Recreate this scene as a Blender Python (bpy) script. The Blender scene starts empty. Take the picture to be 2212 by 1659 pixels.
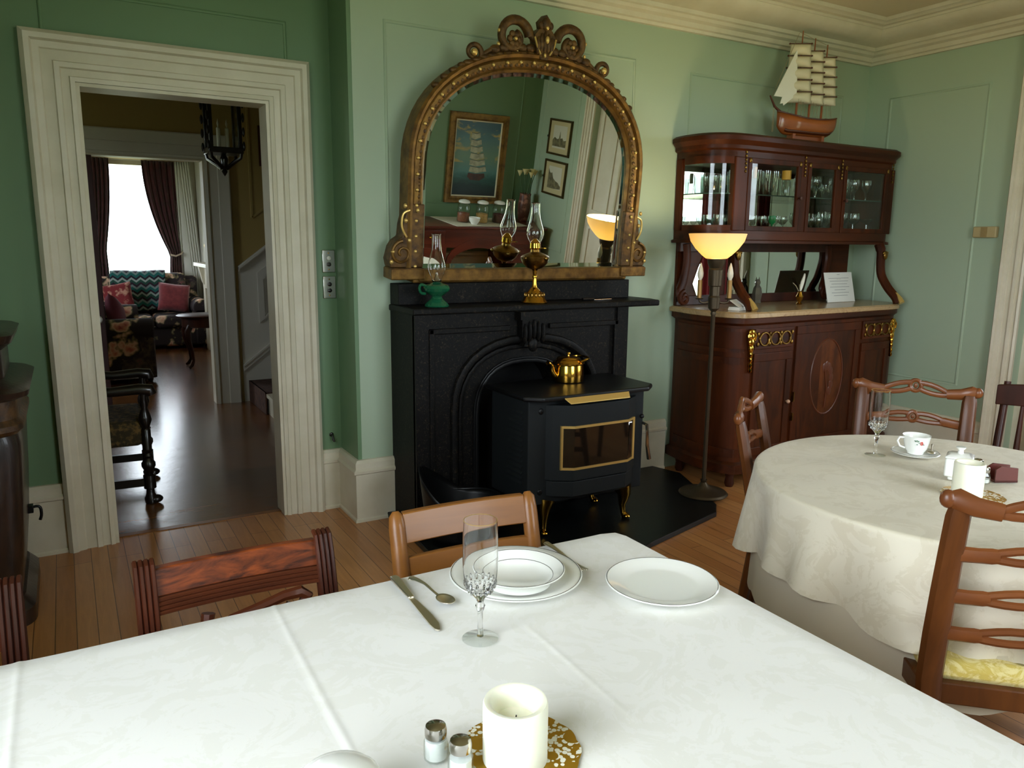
import bpy, bmesh, math, random
from mathutils import Vector, Matrix
random.seed(7)
C = bpy.context.scene.collection
PI = math.pi
sin, cos = math.sin, math.cos
R = math.radians

# ------------------------------------------------------------------ geometry helpers
class G:
    def __init__(self):
        self.bm = bmesh.new()
    def face(self, vs):
        try:
            return self.bm.faces.new(vs)
        except ValueError:
            return None
    def box(self, x0, x1, y0, y1, z0, z1):
        v = [self.bm.verts.new(p) for p in ((x0,y0,z0),(x1,y0,z0),(x1,y1,z0),(x0,y1,z0),(x0,y0,z1),(x1,y0,z1),(x1,y1,z1),(x0,y1,z1))]
        for f in ((0,3,2,1),(4,5,6,7),(0,1,5,4),(1,2,6,5),(2,3,7,6),(3,0,4,7)):
            self.face([v[i] for i in f])
        return self
    def loft(self, rings, cap=True, closed=True, loop=False):
        vs = [[self.bm.verts.new(p) for p in r] for r in rings]
        n = len(vs[0]); m = len(vs)
        for i in range(m if loop else m-1):
            a, b = vs[i], vs[(i+1) % m]
            for j in range(n if closed else n-1):
                k = (j+1) % n
                self.face([a[j], a[k], b[k], b[j]])
        if cap and not loop and closed:
            self.face(list(reversed(vs[0]))); self.face(vs[-1])
        return self
    def lathe(self, prof, c=(0,0,0), seg=24, cap=True, sx=1, sy=1):
        rings = []
        for r, z in prof:
            r = max(r, 1e-5)
            rings.append([(c[0]+sx*r*cos(2*PI*j/seg), c[1]+sy*r*sin(2*PI*j/seg), c[2]+z) for j in range(seg)])
        return self.loft(rings, cap)
    def tube(self, pts, r, seg=8, cap=True, loop=False, sc=(1,1,1)):
        pts = [Vector(p) for p in pts]; n = len(pts)
        rs = r if isinstance(r, (list, tuple)) else [r]*n
        tang = []
        for i in range(n):
            if loop:
                t = pts[(i+1) % n]-pts[i-1]
            else:
                t = pts[min(i+1,n-1)]-pts[max(i-1,0)]
            tang.append(t.normalized() if t.length > 1e-9 else Vector((0,0,1)))
        ref = Vector((0,0,1)) if abs(tang[0].z) < .9 else Vector((1,0,0))
        nrm = (ref - tang[0]*ref.dot(tang[0])).normalized()
        rings = []
        for i in range(n):
            nrm = (nrm - tang[i]*nrm.dot(tang[i]))
            nrm = nrm.normalized() if nrm.length > 1e-6 else Vector((1,0,0))
            b = tang[i].cross(nrm)
            ring = []
            for j in range(seg):
                a = 2*PI*j/seg
                o = (nrm*cos(a)+b*sin(a))*rs[i]
                ring.append(pts[i]+Vector((o.x*sc[0], o.y*sc[1], o.z*sc[2])))
            rings.append(ring)
        return self.loft(rings, cap, loop=loop)
    def ell(self, c, r, seg=14, rings=8):
        if not isinstance(r, (list, tuple)): r = (r, r, r)
        L = []
        for i in range(rings+1):
            a = -PI/2+PI*i/rings
            q = max(cos(a), 1e-4)
            L.append([(c[0]+r[0]*q*cos(2*PI*j/seg), c[1]+r[1]*q*sin(2*PI*j/seg), c[2]+r[2]*sin(a)) for j in range(seg)])
        return self.loft(L)
    def prism(self, out, f0, f1):
        """out: list of (a,b); f0,f1 map (a,b)->xyz for the two caps"""
        return self.loft([[f0(a,b) for a,b in out], [f1(a,b) for a,b in out]])
    def pz(self, out, z0, z1):
        return self.prism(out, lambda a,b:(a,b,z0), lambda a,b:(a,b,z1))
    def py(self, out, y0, y1):
        return self.prism(out, lambda a,b:(a,y0,b), lambda a,b:(a,y1,b))
    def px(self, out, x0, x1):
        return self.prism(out, lambda a,b:(x0,a,b), lambda a,b:(x1,a,b))
    def ringplate(self, inn, out, f0, f1):
        """plate with a hole: inn/out are same-length closed outlines"""
        n = len(inn)
        a = [[self.bm.verts.new(f(u,v)) for u,v in L] for f in (f0,f1) for L in (inn,out)]
        i0,o0,i1,o1 = a
        for j in range(n):
            k = (j+1) % n
            self.face([i0[j],o0[j],o0[k],i0[k]]); self.face([i1[j],i1[k],o1[k],o1[j]])
            self.face([i0[j],i0[k],i1[k],i1[j]]); self.face([o0[j],o1[j],o1[k],o0[k]])
        return self
    def sweep(self, path, prof, fmap, closed=False, cap=True):
        """mitred moulding. path in plane (u,v); prof [(p,h)] with p along the left normal; fmap(u,v,h)->xyz"""
        n = len(path); P = [Vector(p) for p in path]
        rings = []
        for i in range(n):
            if closed or 0 < i < n-1:
                a = (P[i]-P[i-1]).normalized(); b = (P[(i+1) % n]-P[i]).normalized()
            elif i == 0:
                a = b = (P[1]-P[0]).normalized()
            else:
                a = b = (P[-1]-P[-2]).normalized()
            na = Vector((-a.y, a.x)); nb = Vector((-b.y, b.x))
            m = na+nb; m = m/max(m.dot(na), .15)
            rings.append([fmap(P[i].x+m.x*p, P[i].y+m.y*p, h) for p, h in prof])
        return self.loft(rings, cap, loop=closed)
    def grid(self, f, nu, nv, cu=False, cv=False):
        vs = [[self.bm.verts.new(f(i/(nu if cu else nu-1), j/(nv if cv else nv-1))) for j in range(nv)] for i in range(nu)]
        for i in range(nu if cu else nu-1):
            for j in range(nv if cv else nv-1):
                a, b = (i+1) % nu, (j+1) % nv
                self.face([vs[i][j], vs[a][j], vs[a][b], vs[i][b]])
        return self
    def xf(self, M):
        bmesh.ops.transform(self.bm, matrix=M, verts=self.bm.verts); return self
    def join(self, other):
        me = bpy.data.meshes.new('tmp'); other.bm.to_mesh(me); self.bm.from_mesh(me); bpy.data.meshes.remove(me); return self

def obj(name, g, m, parent=None, smooth=True, ang=38, bevel=0, solid=0, kind=None, label=None):
    bmesh.ops.recalc_face_normals(g.bm, faces=g.bm.faces)
    me = bpy.data.meshes.new(name); g.bm.to_mesh(me); g.bm.free()
    o = bpy.data.objects.new(name, me); C.objects.link(o)
    me.materials.append(m)
    if smooth:
        me.shade_smooth(); me.set_sharp_from_angle(angle=R(ang))
    if solid:
        s = o.modifiers.new('s', 'SOLIDIFY'); s.thickness = solid; s.offset = 0
    if bevel:
        b = o.modifiers.new('b', 'BEVEL'); b.width = bevel; b.segments = 2; b.limit_method = 'ANGLE'; b.angle_limit = R(40)
        b.harden_normals = False
    if parent: o.parent = parent
    if kind: o['kind'] = kind
    if label: o['label'] = label
    return o
def tag(o, label, cat, group=None, kind=None):
    o['label'] = label; o['category'] = cat
    if group: o['group'] = group
    if kind: o['kind'] = kind
    return o
def thing(name, label, cat, loc=(0,0,0), rz=0, group=None):
    o = bpy.data.objects.new(name, None); C.objects.link(o)
    o.empty_display_size = .05
    o.location = loc; o.rotation_euler = (0,0,rz)
    return tag(o, label, cat, group)
def struct(name, g, m, **k):
    k.setdefault('smooth', True)
    return obj(name, g, m, kind='structure', **k)
def dup(root, loc, rz=None, label=None, group=None):
    r = root.copy(); C.objects.link(r); r.location = loc
    if rz is not None: r.rotation_euler = (0,0,rz)
    if label: r['label'] = label
    if group: r['group'] = group
    for ch in list(root.children):
        c = ch.copy(); C.objects.link(c); c.parent = r
        for s in list(ch.children):
            d = s.copy(); C.objects.link(d); d.parent = c
    return r
def arc(cx, cy, rx, ry, a0, a1, n):
    return [(cx+rx*cos(R(a0+(a1-a0)*i/(n-1))), cy+ry*sin(R(a0+(a1-a0)*i/(n-1)))) for i in range(n)]
def spline(pts, n=6):
    """catmull-rom through pts"""
    P = [Vector(p) for p in pts]; out = []
    for i in range(len(P)-1):
        p0, p1, p2, p3 = P[max(i-1,0)], P[i], P[i+1], P[min(i+2,len(P)-1)]
        for k in range(n):
            t = k/n
            out.append(.5*((2*p1)+(p2-p0)*t+(2*p0-5*p1+4*p2-p3)*t*t+(3*p1-p0-3*p2+p3)*t**3))
    out.append(P[-1]); return [tuple(q) for q in out]
def spiral(c, r0, r1, a0, turns, n=26):
    return [(c[0]+(r0+(r1-r0)*i/n)*cos(a0+2*PI*turns*i/n), c[1]+(r0+(r1-r0)*i/n)*sin(a0+2*PI*turns*i/n)) for i in range(n+1)]

# ------------------------------------------------------------------ materials
def lin(c):
    f = lambda v: v/12.92 if v <= .04045 else ((v+.055)/1.055)**2.4
    return tuple(f(x/255) for x in c)+(1,)
def newmat(name):
    m = bpy.data.materials.new(name); m.use_nodes = True
    nt = m.node_tree
    return m, nt, nt.nodes['Principled BSDF']
def coords(nt, scale=(1,1,1), rot=(0,0,0)):
    tc = nt.nodes.new('ShaderNodeTexCoord'); mp = nt.nodes.new('ShaderNodeMapping')
    mp.inputs['Scale'].default_value = scale; mp.inputs['Rotation'].default_value = rot
    nt.links.new(tc.outputs['Object'], mp.inputs['Vector']); return mp.outputs['Vector']
def noise(nt, vec, scale, detail=4, rough=.55, dist=0):
    n = nt.nodes.new('ShaderNodeTexNoise'); n.inputs['Scale'].default_value = scale
    n.inputs['Detail'].default_value = detail; n.inputs['Roughness'].default_value = rough; n.inputs['Distortion'].default_value = dist
    nt.links.new(vec, n.inputs['Vector']); return n.outputs['Fac']
def ramp(nt, fac, stops):
    r = nt.nodes.new('ShaderNodeValToRGB'); e = r.color_ramp.elements
    while len(e) < len(stops): e.new(.5)
    for k, (p, c) in zip(e, stops): k.position = p; k.color = c
    nt.links.new(fac, r.inputs['Fac']); return r.outputs['Color']
def bump(nt, b, h, strength, dist=.01):
    n = nt.nodes.new('ShaderNodeBump'); n.inputs['Strength'].default_value = strength; n.inputs['Distance'].default_value = dist
    nt.links.new(h, n.inputs['Height']); nt.links.new(n.outputs['Normal'], b.inputs['Normal'])
def M(name, c, rough=.5, metal=0, c2=None, scale=6, stretch=(1,1,1), lo=.35, hi=.65, bmp=0, bscale=60, coat=0, spec=None, dist=0, sheen=0):
    m, nt, b = newmat(name)
    b.inputs['Roughness'].default_value = rough; b.inputs['Metallic'].default_value = metal
    b.inputs['Base Color'].default_value = lin(c)
    if spec is not None: b.inputs['Specular IOR Level'].default_value = spec
    if coat: b.inputs['Coat Weight'].default_value = coat; b.inputs['Coat Roughness'].default_value = .12
    if sheen: b.inputs['Sheen Weight'].default_value = sheen
    if c2:
        v = coords(nt, stretch)
        nt.links.new(ramp(nt, noise(nt, v, scale, 5, .6, dist), [(lo, lin(c)), (hi, lin(c2))]), b.inputs['Base Color'])
    if bmp:
        v = coords(nt, stretch if c2 else (1,1,1))
        bump(nt, b, noise(nt, v, bscale, 4), bmp, .004)
    return m
def wood(name, c, c2, axis='z', rough=.35, coat=.3, scale=9, figured=False, spec=.35):
    s = {'x':(.12,1,1),'y':(1,.12,1),'z':(1,1,.12)}[axis]
    return M(name, c, rough, 0, c2, scale, s, .3, .7, .08, 40, coat, dist=1.6 if figured else .5, spec=spec)
def thin_glass(name, tint=(255,255,255), edge=.9, body=.03, rough=0.0):
    """thin-walled clear glass: mostly transparent, mirror-like at grazing angles"""
    m = bpy.data.materials.new(name); m.use_nodes = True; nt = m.node_tree; nt.nodes.clear()
    out = nt.nodes.new('ShaderNodeOutputMaterial'); mix = nt.nodes.new('ShaderNodeMixShader')
    tr = nt.nodes.new('ShaderNodeBsdfTransparent'); gl = nt.nodes.new('ShaderNodeBsdfGlossy')
    gl.inputs['Roughness'].default_value = rough
    tr.inputs['Color'].default_value = lin(tint)
    lw = nt.nodes.new('ShaderNodeLayerWeight'); lw.inputs['Blend'].default_value = .5
    pw = nt.nodes.new('ShaderNodeMath'); pw.operation = 'POWER'; pw.inputs[1].default_value = 2.4
    mr = nt.nodes.new('ShaderNodeMapRange'); mr.inputs['To Min'].default_value = body; mr.inputs['To Max'].default_value = edge
    nt.links.new(lw.outputs['Facing'], pw.inputs[0]); nt.links.new(pw.outputs[0], mr.inputs['Value'])
    nt.links.new(mr.outputs[0], mix.inputs['Fac']); nt.links.new(tr.outputs[0], mix.inputs[1]); nt.links.new(gl.outputs[0], mix.inputs[2])
    nt.links.new(mix.outputs[0], out.inputs['Surface']); return m
def planks(name, c1, c2, cm, along='y', width=.083, length=1.6, rough=.3, mortar=.0016, coat=.2):
    m, nt, b = newmat(name)
    v = coords(nt, (1,1,1), (0,0,PI/2) if along == 'y' else (0,0,0))
    br = nt.nodes.new('ShaderNodeTexBrick'); br.offset = .37; br.offset_frequency = 3
    br.inputs['Scale'].default_value = 1; br.inputs['Brick Width'].default_value = length; br.inputs['Row Height'].default_value = width
    br.inputs['Mortar Size'].default_value = mortar; br.inputs['Mortar Smooth'].default_value = .2
    br.inputs['Color1'].default_value = lin(c1); br.inputs['Color2'].default_value = lin(c2); br.inputs['Mortar'].default_value = lin(cm)
    nt.links.new(v, br.inputs['Vector'])
    g = noise(nt, coords(nt, (30,2,30) if along == 'y' else (2,30,30)), 1.6, 6, .65, .6)
    mx = nt.nodes.new('ShaderNodeMix'); mx.data_type = 'RGBA'; mx.blend_type = 'MULTIPLY'; mx.inputs['Factor'].default_value = .55
    nt.links.new(br.outputs['Color'], mx.inputs['A'])
    nt.links.new(ramp(nt, g, [(.3,(.55,.5,.45,1)),(.7,(1,1,1,1))]), mx.inputs['B'])
    nt.links.new(mx.outputs['Result'], b.inputs['Base Color'])
    b.inputs['Roughness'].default_value = rough; b.inputs['Coat Weight'].default_value = coat; b.inputs['Coat Roughness'].default_value = .2
    bump(nt, b, noise(nt, coords(nt, (3,3,3)), 2.5, 3), .12, .01)
    return m
def damask(name, c1, c2, scale=11, rough=.6, lo=.5, hi=.53):
    m, nt, b = newmat(name)
    v = coords(nt)
    big = noise(nt, v, scale, 5, .7, 2.2)
    nt.links.new(ramp(nt, big, [(lo, lin(c1)), (hi, lin(c2))]), b.inputs['Base Color'])
    b.inputs['Roughness'].default_value = rough; b.inputs['Sheen Weight'].default_value = .15
    bump(nt, b, noise(nt, coords(nt), 14, 3), .05, .006)
    return m
def floral(name):
    m, nt, b = newmat(name)
    v = coords(nt)
    vo = nt.nodes.new('ShaderNodeTexVoronoi'); vo.inputs['Scale'].default_value = 5.2
    ad = nt.nodes.new('ShaderNodeMix'); ad.data_type = 'RGBA'; ad.blend_type = 'ADD'; ad.inputs['Factor'].default_value = .22
    nn = nt.nodes.new('ShaderNodeTexNoise'); nn.inputs['Scale'].default_value = 9; nt.links.new(v, nn.inputs['Vector'])
    nt.links.new(v, ad.inputs['A']); nt.links.new(nn.outputs['Color'], ad.inputs['B']); nt.links.new(ad.outputs['Result'], vo.inputs['Vector'])
    flower = ramp(nt, vo.outputs['Distance'], [(0,lin((150,60,66))),(.16,lin((196,132,112))),(.3,lin((214,178,150))),(.4,lin((112,104,74))),(.46,lin((38,27,30)))])
    dark = ramp(nt, noise(nt, coords(nt), 13, 3), [(.4,lin((52,38,42))),(.6,lin((88,78,64))),(.72,lin((130,70,74)))])
    sep = nt.nodes.new('ShaderNodeSeparateColor'); nt.links.new(vo.outputs['Color'], sep.inputs[0])
    gt = nt.nodes.new('ShaderNodeMath'); gt.operation = 'GREATER_THAN'; gt.inputs[1].default_value = .1; nt.links.new(sep.outputs[0], gt.inputs[0])
    mx = nt.nodes.new('ShaderNodeMix'); mx.data_type = 'RGBA'
    nt.links.new(gt.outputs[0], mx.inputs['Factor']); nt.links.new(dark, mx.inputs['A']); nt.links.new(flower, mx.inputs['B'])
    nt.links.new(mx.outputs['Result'], b.inputs['Base Color']); b.inputs['Roughness'].default_value = .85
    return m
def zigzag(name):
    m, nt, b = newmat(name)
    tc = nt.nodes.new('ShaderNodeTexCoord'); sp = nt.nodes.new('ShaderNodeSeparateXYZ'); nt.links.new(tc.outputs['Object'], sp.inputs[0])
    def mth(op, a, b2=None):
        n = nt.nodes.new('ShaderNodeMath'); n.operation = op
        for i, q in enumerate((a, b2)):
            if q is None: continue
            if isinstance(q, (int, float)): n.inputs[i].default_value = q
            else: nt.links.new(q, n.inputs[i])
        return n.outputs[0]
    tri = mth('PINGPONG', mth('MULTIPLY', sp.outputs['X'], 9.0), .5)
    t = mth('FRACT', mth('ADD', mth('MULTIPLY', sp.outputs['Z'], 5.2), mth('MULTIPLY', tri, .45)))
    st = [(0,lin((30,100,98))),(.2,lin((120,140,140))),(.36,lin((46,30,44))),(.52,lin((36,76,66))),(.7,lin((150,165,160))),(.85,lin((40,28,40)))]
    c = ramp(nt, t, st); nt.nodes[-1].color_ramp.interpolation = 'CONSTANT'
    nt.links.new(c, b.inputs['Base Color']); b.inputs['Roughness'].default_value = .95
    return m
def marble(name, c, c2, c3, scale=7, rough=.25):
    m, nt, b = newmat(name)
    f = noise(nt, coords(nt), scale, 9, .7, 2.5)
    nt.links.new(ramp(nt, f, [(.35,lin(c)),(.55,lin(c2)),(.72,lin(c3))]), b.inputs['Base Color'])
    b.inputs['Roughness'].default_value = rough; return m
def lace(name, c):
    """metallic doily paper with cut-out flowers (alpha holes)"""
    m, nt, b = newmat(name)
    vo = nt.nodes.new('ShaderNodeTexVoronoi'); vo.feature = 'F1'; vo.inputs['Scale'].default_value = 130
    nt.links.new(coords(nt), vo.inputs['Vector'])
    big = nt.nodes.new('ShaderNodeTexVoronoi'); big.inputs['Scale'].default_value = 30; nt.links.new(coords(nt), big.inputs['Vector'])
    a = nt.nodes.new('ShaderNodeMath'); a.operation = 'LESS_THAN'; a.inputs[1].default_value = .48; nt.links.new(vo.outputs['Distance'], a.inputs[0])
    d = nt.nodes.new('ShaderNodeMath'); d.operation = 'GREATER_THAN'; d.inputs[1].default_value = .42; nt.links.new(big.outputs['Distance'], d.inputs[0])
    mu = nt.nodes.new('ShaderNodeMath'); mu.operation = 'MULTIPLY'; nt.links.new(a.outputs[0], mu.inputs[0]); nt.links.new(d.outputs[0], mu.inputs[1])
    mx = nt.nodes.new('ShaderNodeMix'); mx.data_type = 'RGBA'; mx.inputs['A'].default_value = lin(c); mx.inputs['B'].default_value = lin((235,232,215))
    nt.links.new(mu.outputs[0], mx.inputs['Factor']); nt.links.new(mx.outputs['Result'], b.inputs['Base Color'])
    iv = nt.nodes.new('ShaderNodeMath'); iv.operation = 'MULTIPLY_ADD'; iv.inputs[1].default_value = -.75; iv.inputs[2].default_value = .75
    nt.links.new(mu.outputs[0], iv.inputs[0]); nt.links.new(iv.outputs[0], b.inputs['Metallic'])
    b.inputs['Roughness'].default_value = .38
    return m
def emis(name, c, strength):
    m, nt, b = newmat(name)
    b.inputs['Base Color'].default_value = lin(c); b.inputs['Emission Color'].default_value = lin(c); b.inputs['Emission Strength'].default_value = strength
    b.inputs['Roughness'].default_value = .3
    return m

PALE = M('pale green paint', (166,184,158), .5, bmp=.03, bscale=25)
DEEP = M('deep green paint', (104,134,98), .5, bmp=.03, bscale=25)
WHITE = M('white gloss paint', (214,207,186), .4, c2=(204,196,172), scale=5)
CEIL = M('ceiling paint', (206,194,166), .7)
YELLOW = M('yellow hall paint', (160,138,82), .6)
GREYW = M('off white hall paint', (205,202,190), .45)
FLOOR = planks('oak floor', (196,138,82), (180,120,68), (96,58,30), 'y', .07, 1.9, .34)
FLOORH = planks('dark hall floor', (128,84,50), (112,72,42), (44,26,16), 'x', .075, 2.4, .22, coat=.35)
BLACKM = marble('black mantel marble', (6,6,6), (12,11,10), (66,56,42), 40, .5)
BLACKM.node_tree.nodes['Principled BSDF'].inputs['Specular IOR Level'].default_value = .14
BLACK = M('black enamel', (9,9,10), .4, spec=.3)
STOVE = M('stove charcoal paint', (26,29,30), .6, spec=.2)
SLATE = marble('dark slate tile', (11,12,12), (17,18,18), (34,34,32), 9, .35)
SLATE.node_tree.nodes['Principled BSDF'].inputs['Specular IOR Level'].default_value = .25
BRASS = M('polished brass', (214,166,70), .14, 1, c2=(190,140,50), scale=12)
OLDBRASS = M('aged brass', (150,116,56), .32, 1, c2=(104,78,38), scale=25, bmp=.5, bscale=60)
GILT = M('antique gilt', (136,100,44), .45, .6, c2=(88,60,26), scale=16, bmp=.35, bscale=45)
GILTB = M('bright gilt', (222,188,112), .34, .7)
GILTD = M('dark carved gilt', (110,78,36), .5, .45, c2=(64,42,20), scale=30, bmp=.6, bscale=60)
MIRROR = M('mirror silver', (226,232,226), .0, 1)
BRONZE = M('dull bronze', (74,62,46), .45, .7)
MAHOG = wood('mahogany', (84,38,20), (48,21,12), 'z', .38, .15)
MAHOGX = wood('mahogany rail', (94,44,22), (52,23,12), 'x', .4, .1, figured=True)
FLAME = M('flame mahogany', (134,62,24), .4, 0, (54,21,10), 14, (.35,1,1.5), .32, .68, 0, 40, .1, dist=3, spec=.35)
DKMAH = wood('dark mahogany', (70,32,18), (38,17,10), 'z', .42, .06, spec=.25)
CABW = wood('cabinet mahogany', (80,35,9), (38,16,5), 'z', .48, .04, spec=.15)
CABX = wood('cabinet mahogany rail', (80,35,9), (38,16,5), 'x', .46, .05, spec=.16)
INLAY = M('satin inlay', (70,32,9), .45, 0, (40,17,6), 9, (1,1,.3), .3, .7, 0, 40, .0, dist=2, spec=.18)
WALNUT = wood('walnut chair', (106,60,25), (66,34,14), 'z', .4, .08, spec=.3)
WALNUTX = wood('walnut chair rail', (126,72,34), (84,44,22), 'x', .36, .12)
HONEY = wood('honey wood', (140,90,38), (108,64,26), 'x', .38, .12)
EBON = M('ebonised wood', (22,17,14), .3, coat=.3)
CLOTH = damask('white damask cloth', (233,231,226), (229,227,220), 9)
CLOTH2 = damask('ecru damask cloth', (216,207,186), (209,199,176), 8)
SHEER = M('sheer underskirt', (196,186,164), .8)
CHINA = M('white china', (238,238,232), .12, coat=.3)
RIM = M('silver rim line', (150,150,152), .2, .9)
SILVER = M('silver plate', (226,218,200), .34, 1)
CHROME = M('chrome', (190,186,180), .12, 1)
WAX = M('ivory wax', (240,238,218), .45)
WAX.node_tree.nodes['Principled BSDF'].inputs['Subsurface Weight'].default_value = .35
WAX.node_tree.nodes['Principled BSDF'].inputs['Subsurface Radius'].default_value = (.02,.016,.01)
LACE = lace('gold lace paper', (196,150,44))
GLASS = thin_glass('clear glass', (250,253,251), 1.0, .07)
WINGLASS = thin_glass('window glass', (250,253,252), .5, .03)
CABGLASS = thin_glass('cabinet glassware', (238,244,240), 1.0, .16)
DOORGLASS = thin_glass('cabinet glass', (246,248,246), .3, .025)
STOVEGLASS = M('smoked stove glass', (24,18,13), .04, 0, spec=.8)
GREENGLASS = thin_glass('green glass', (96,168,128), .5, .08)
GREENBODY = M('green pressed glass', (40,128,88), .08)
GREENBODY.node_tree.nodes['Principled BSDF'].inputs['Transmission Weight'].default_value = .6
FLORAL = floral('floral upholstery')
AFGHAN = zigzag('zigzag afghan')
REDC = M('dark red velvet', (74,18,26), .9, c2=(52,12,20), scale=8, sheen=.4)
RUST = M('rust red velvet', (134,52,56), .9, c2=(112,40,46), scale=20, sheen=.3)
PLUM = M('plum velvet', (96,36,52), .9)
GOLDPAINT = M('gold painted wood', (176,136,64), .4, .4)
TAPES = M('dark tapestry', (58,50,30), .95, c2=(116,92,50), scale=34, lo=.45, hi=.6)
YSEAT = damask('yellow damask seat', (222,206,140), (200,176,84), 16, .75, .46, .56)
PAPER = M('white paper', (226,226,218), .7)
INK = M('grey ink', (150,150,148), .8)
REDDOOR = M('dark red door paint', (62,22,22), .4)
SAIL = M('ivory sail', (226,216,186), .6)
SAILW = M('white sail', (240,236,222), .55)
HULL = M('varnished hull', (164,88,36), .35, 0, (124,60,24), 10, (.2,1,1), coat=.4)
HULLD = M('dark hull band', (84,38,18), .4)
MARBTOP = marble('tan marble', (150,122,86), (176,146,104), (122,84,64), 9, .22)
SHADE = bpy.data.materials.new('alabaster shade'); SHADE.use_nodes = True
_nt = SHADE.node_tree; _nt.nodes.clear(); _o = _nt.nodes.new('ShaderNodeOutputMaterial'); _m = _nt.nodes.new('ShaderNodeMixShader'); _m.inputs[0].default_value = .22
_d = _nt.nodes.new('ShaderNodeBsdfDiffuse'); _d.inputs['Color'].default_value = lin((236,222,190)); _t = _nt.nodes.new('ShaderNodeBsdfTranslucent'); _t.inputs['Color'].default_value = lin((255,236,180))
_nt.links.new(_d.outputs[0], _m.inputs[1]); _nt.links.new(_t.outputs[0], _m.inputs[2]); _nt.links.new(_m.outputs[0], _o.inputs[0])
RGLASS = bpy.data.materials.new('solid glass'); RGLASS.use_nodes = True
_nt = RGLASS.node_tree; _nt.nodes.clear(); _o = _nt.nodes.new('ShaderNodeOutputMaterial'); _g = _nt.nodes.new('ShaderNodeBsdfGlass'); _g.inputs['IOR'].default_value = 1.47; _g.inputs['Roughness'].default_value = 0
_nt.links.new(_g.outputs[0], _o.inputs[0])
FLAMEB = M('frosted bulb', (222,212,190), .3)
SOCKET = M('gilt candle socket', (150,112,56), .4, .4)
SALT = M('salt', (240,240,238), .9)
BLACKHOLE = M('soot', (6,6,6), .9)
# ------------------------------------------------------------------ room shell (metres; X along the fireplace wall, Y away from the camera)
H = 2.9
struct('floor', G().box(-1.45,5.35,-1.25,4.075,-.1,0), FLOOR, smooth=False)
struct('floor_hall', G().box(-1.7,4.2,4.085,12.3,-.1,0), FLOORH, smooth=False)
struct('trim_1', G().box(.1,.94,4.06,4.1,-.05,.003), HONEY, smooth=False)
struct('ceiling', G().box(-1.45,5.35,-1.25,4.1,H,H+.1), CEIL, smooth=False)
struct('ceiling_hall', G().box(-1.7,4.2,4.1,7.3,2.85,2.95), CEIL, smooth=False)
struct('ceiling_parlour', G().box(-1.7,4.2,7.3,12.3,2.85,2.95), CEIL, smooth=False)
OX0, OX1, OZ = .108, .93, 2.114
g = G().box(-1.45,OX0,4.0,4.12,0,H).box(OX1,1.3,4.0,4.12,0,H).box(OX0,OX1,4.0,4.12,OZ,H)
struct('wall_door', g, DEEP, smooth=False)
struct('wall_back', G().box(1.26,5.3,3.72,4.12,0,H), PALE, smooth=False)
struct('wall_breast', G().box(1.24,1.262,3.722,4.01,0,H), DEEP, smooth=False)
def wall_hole(a0,a1,b0,b1,h0,h1,t0,t1,axis):
    """wall spanning a0..a1 with a hole b0..b1 x h0..h1; t0..t1 thickness"""
    g = G()
    bx = (lambda p,q,z0,z1: g.box(p,q,t0,t1,z0,z1)) if axis == 'x' else (lambda p,q,z0,z1: g.box(t0,t1,p,q,z0,z1))
    bx(a0,b0,0,H); bx(b1,a1,0,H)
    if h0 > 0: bx(b0,b1,0,h0)
    bx(b0,b1,h1,H); return g
struct('wall_right', wall_hole(-1.25,3.8,.02,2.52,0,2.62,5.06,5.25,'y'), PALE, smooth=False)
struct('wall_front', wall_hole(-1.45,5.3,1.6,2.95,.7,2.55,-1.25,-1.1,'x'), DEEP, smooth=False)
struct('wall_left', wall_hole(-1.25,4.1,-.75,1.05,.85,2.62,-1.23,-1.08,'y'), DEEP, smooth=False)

# windows: sashes with glazing bars and one pane of glass each
def window(n, x0, x1, z0, z1, mp, cols=1, pane=True, rail=True):
    """frame in plane (u,z); mp(u,d,z)->xyz with d into the room"""
    def bar(g,u0,u1,d0,d1,a,b):
        r = [[mp(u,d,z) for u,d in ((u0,d0),(u1,d0),(u1,d1),(u0,d1))] for z in (a,b)]
        g.loft(r)
    g = G()
    bar(g,x0,x0+.06,-.05,.03,z0,z1); bar(g,x1-.06,x1,-.05,.03,z0,z1)
    bar(g,x0,x1,-.05,.03,z0,z0+.07); bar(g,x0,x1,-.05,.03,z1-.06,z1)
    zm = (z0+z1)/2
    if rail: bar(g,x0,x1,-.04,.02,zm-.025,zm+.025)
    for c in range(1,cols):
        u = x0+(x1-x0)*c/cols
        bar(g,u-.02,u+.02,-.04,.02,z0,z1)
    w = struct('window_%d' % n, g, WHITE, smooth=False)
    if pane:
        p = G(); bar(p,x0+.05,x1-.05,-.02,-.014,z0+.05,z1-.05)
        obj('pane', p, WINGLASS, w, smooth=False)
    return w
window(1, .48,2.06,.82,2.45, lambda u,d,z:(5.2-d,u,z), 2)
window(2, -.75,1.05,.85,2.62, lambda u,d,z:(-1.16+d,u,z), 2)
window(5, 1.6,2.95,.7,2.55, lambda u,d,z:(u,-1.19+d,z), 2)
# bay recess of the right wall: panelled shutters and dado
g = G().box(5.13,5.25,.02,.48,0,2.62).box(5.13,5.25,2.06,2.52,0,2.62).box(5.13,5.25,.48,2.06,0,.82).box(5.13,5.25,.48,2.06,2.45,2.62)
struct('trim_2', g, WHITE, smooth=False)
g = G()
for y0,y1 in ((.1,.4),(2.14,2.44)):
    for z0,z1 in ((.25,.9),(1.05,2.3)):
        g.ringplate([(y0+.03,z0+.03),(y1-.03,z0+.03),(y1-.03,z1-.03),(y0+.03,z1-.03)],[(y0,z0),(y1,z0),(y1,z1),(y0,z1)],lambda u,v:(5.115,u,v),lambda u,v:(5.135,u,v))
struct('trim_3', g, WHITE, smooth=False)

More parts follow.
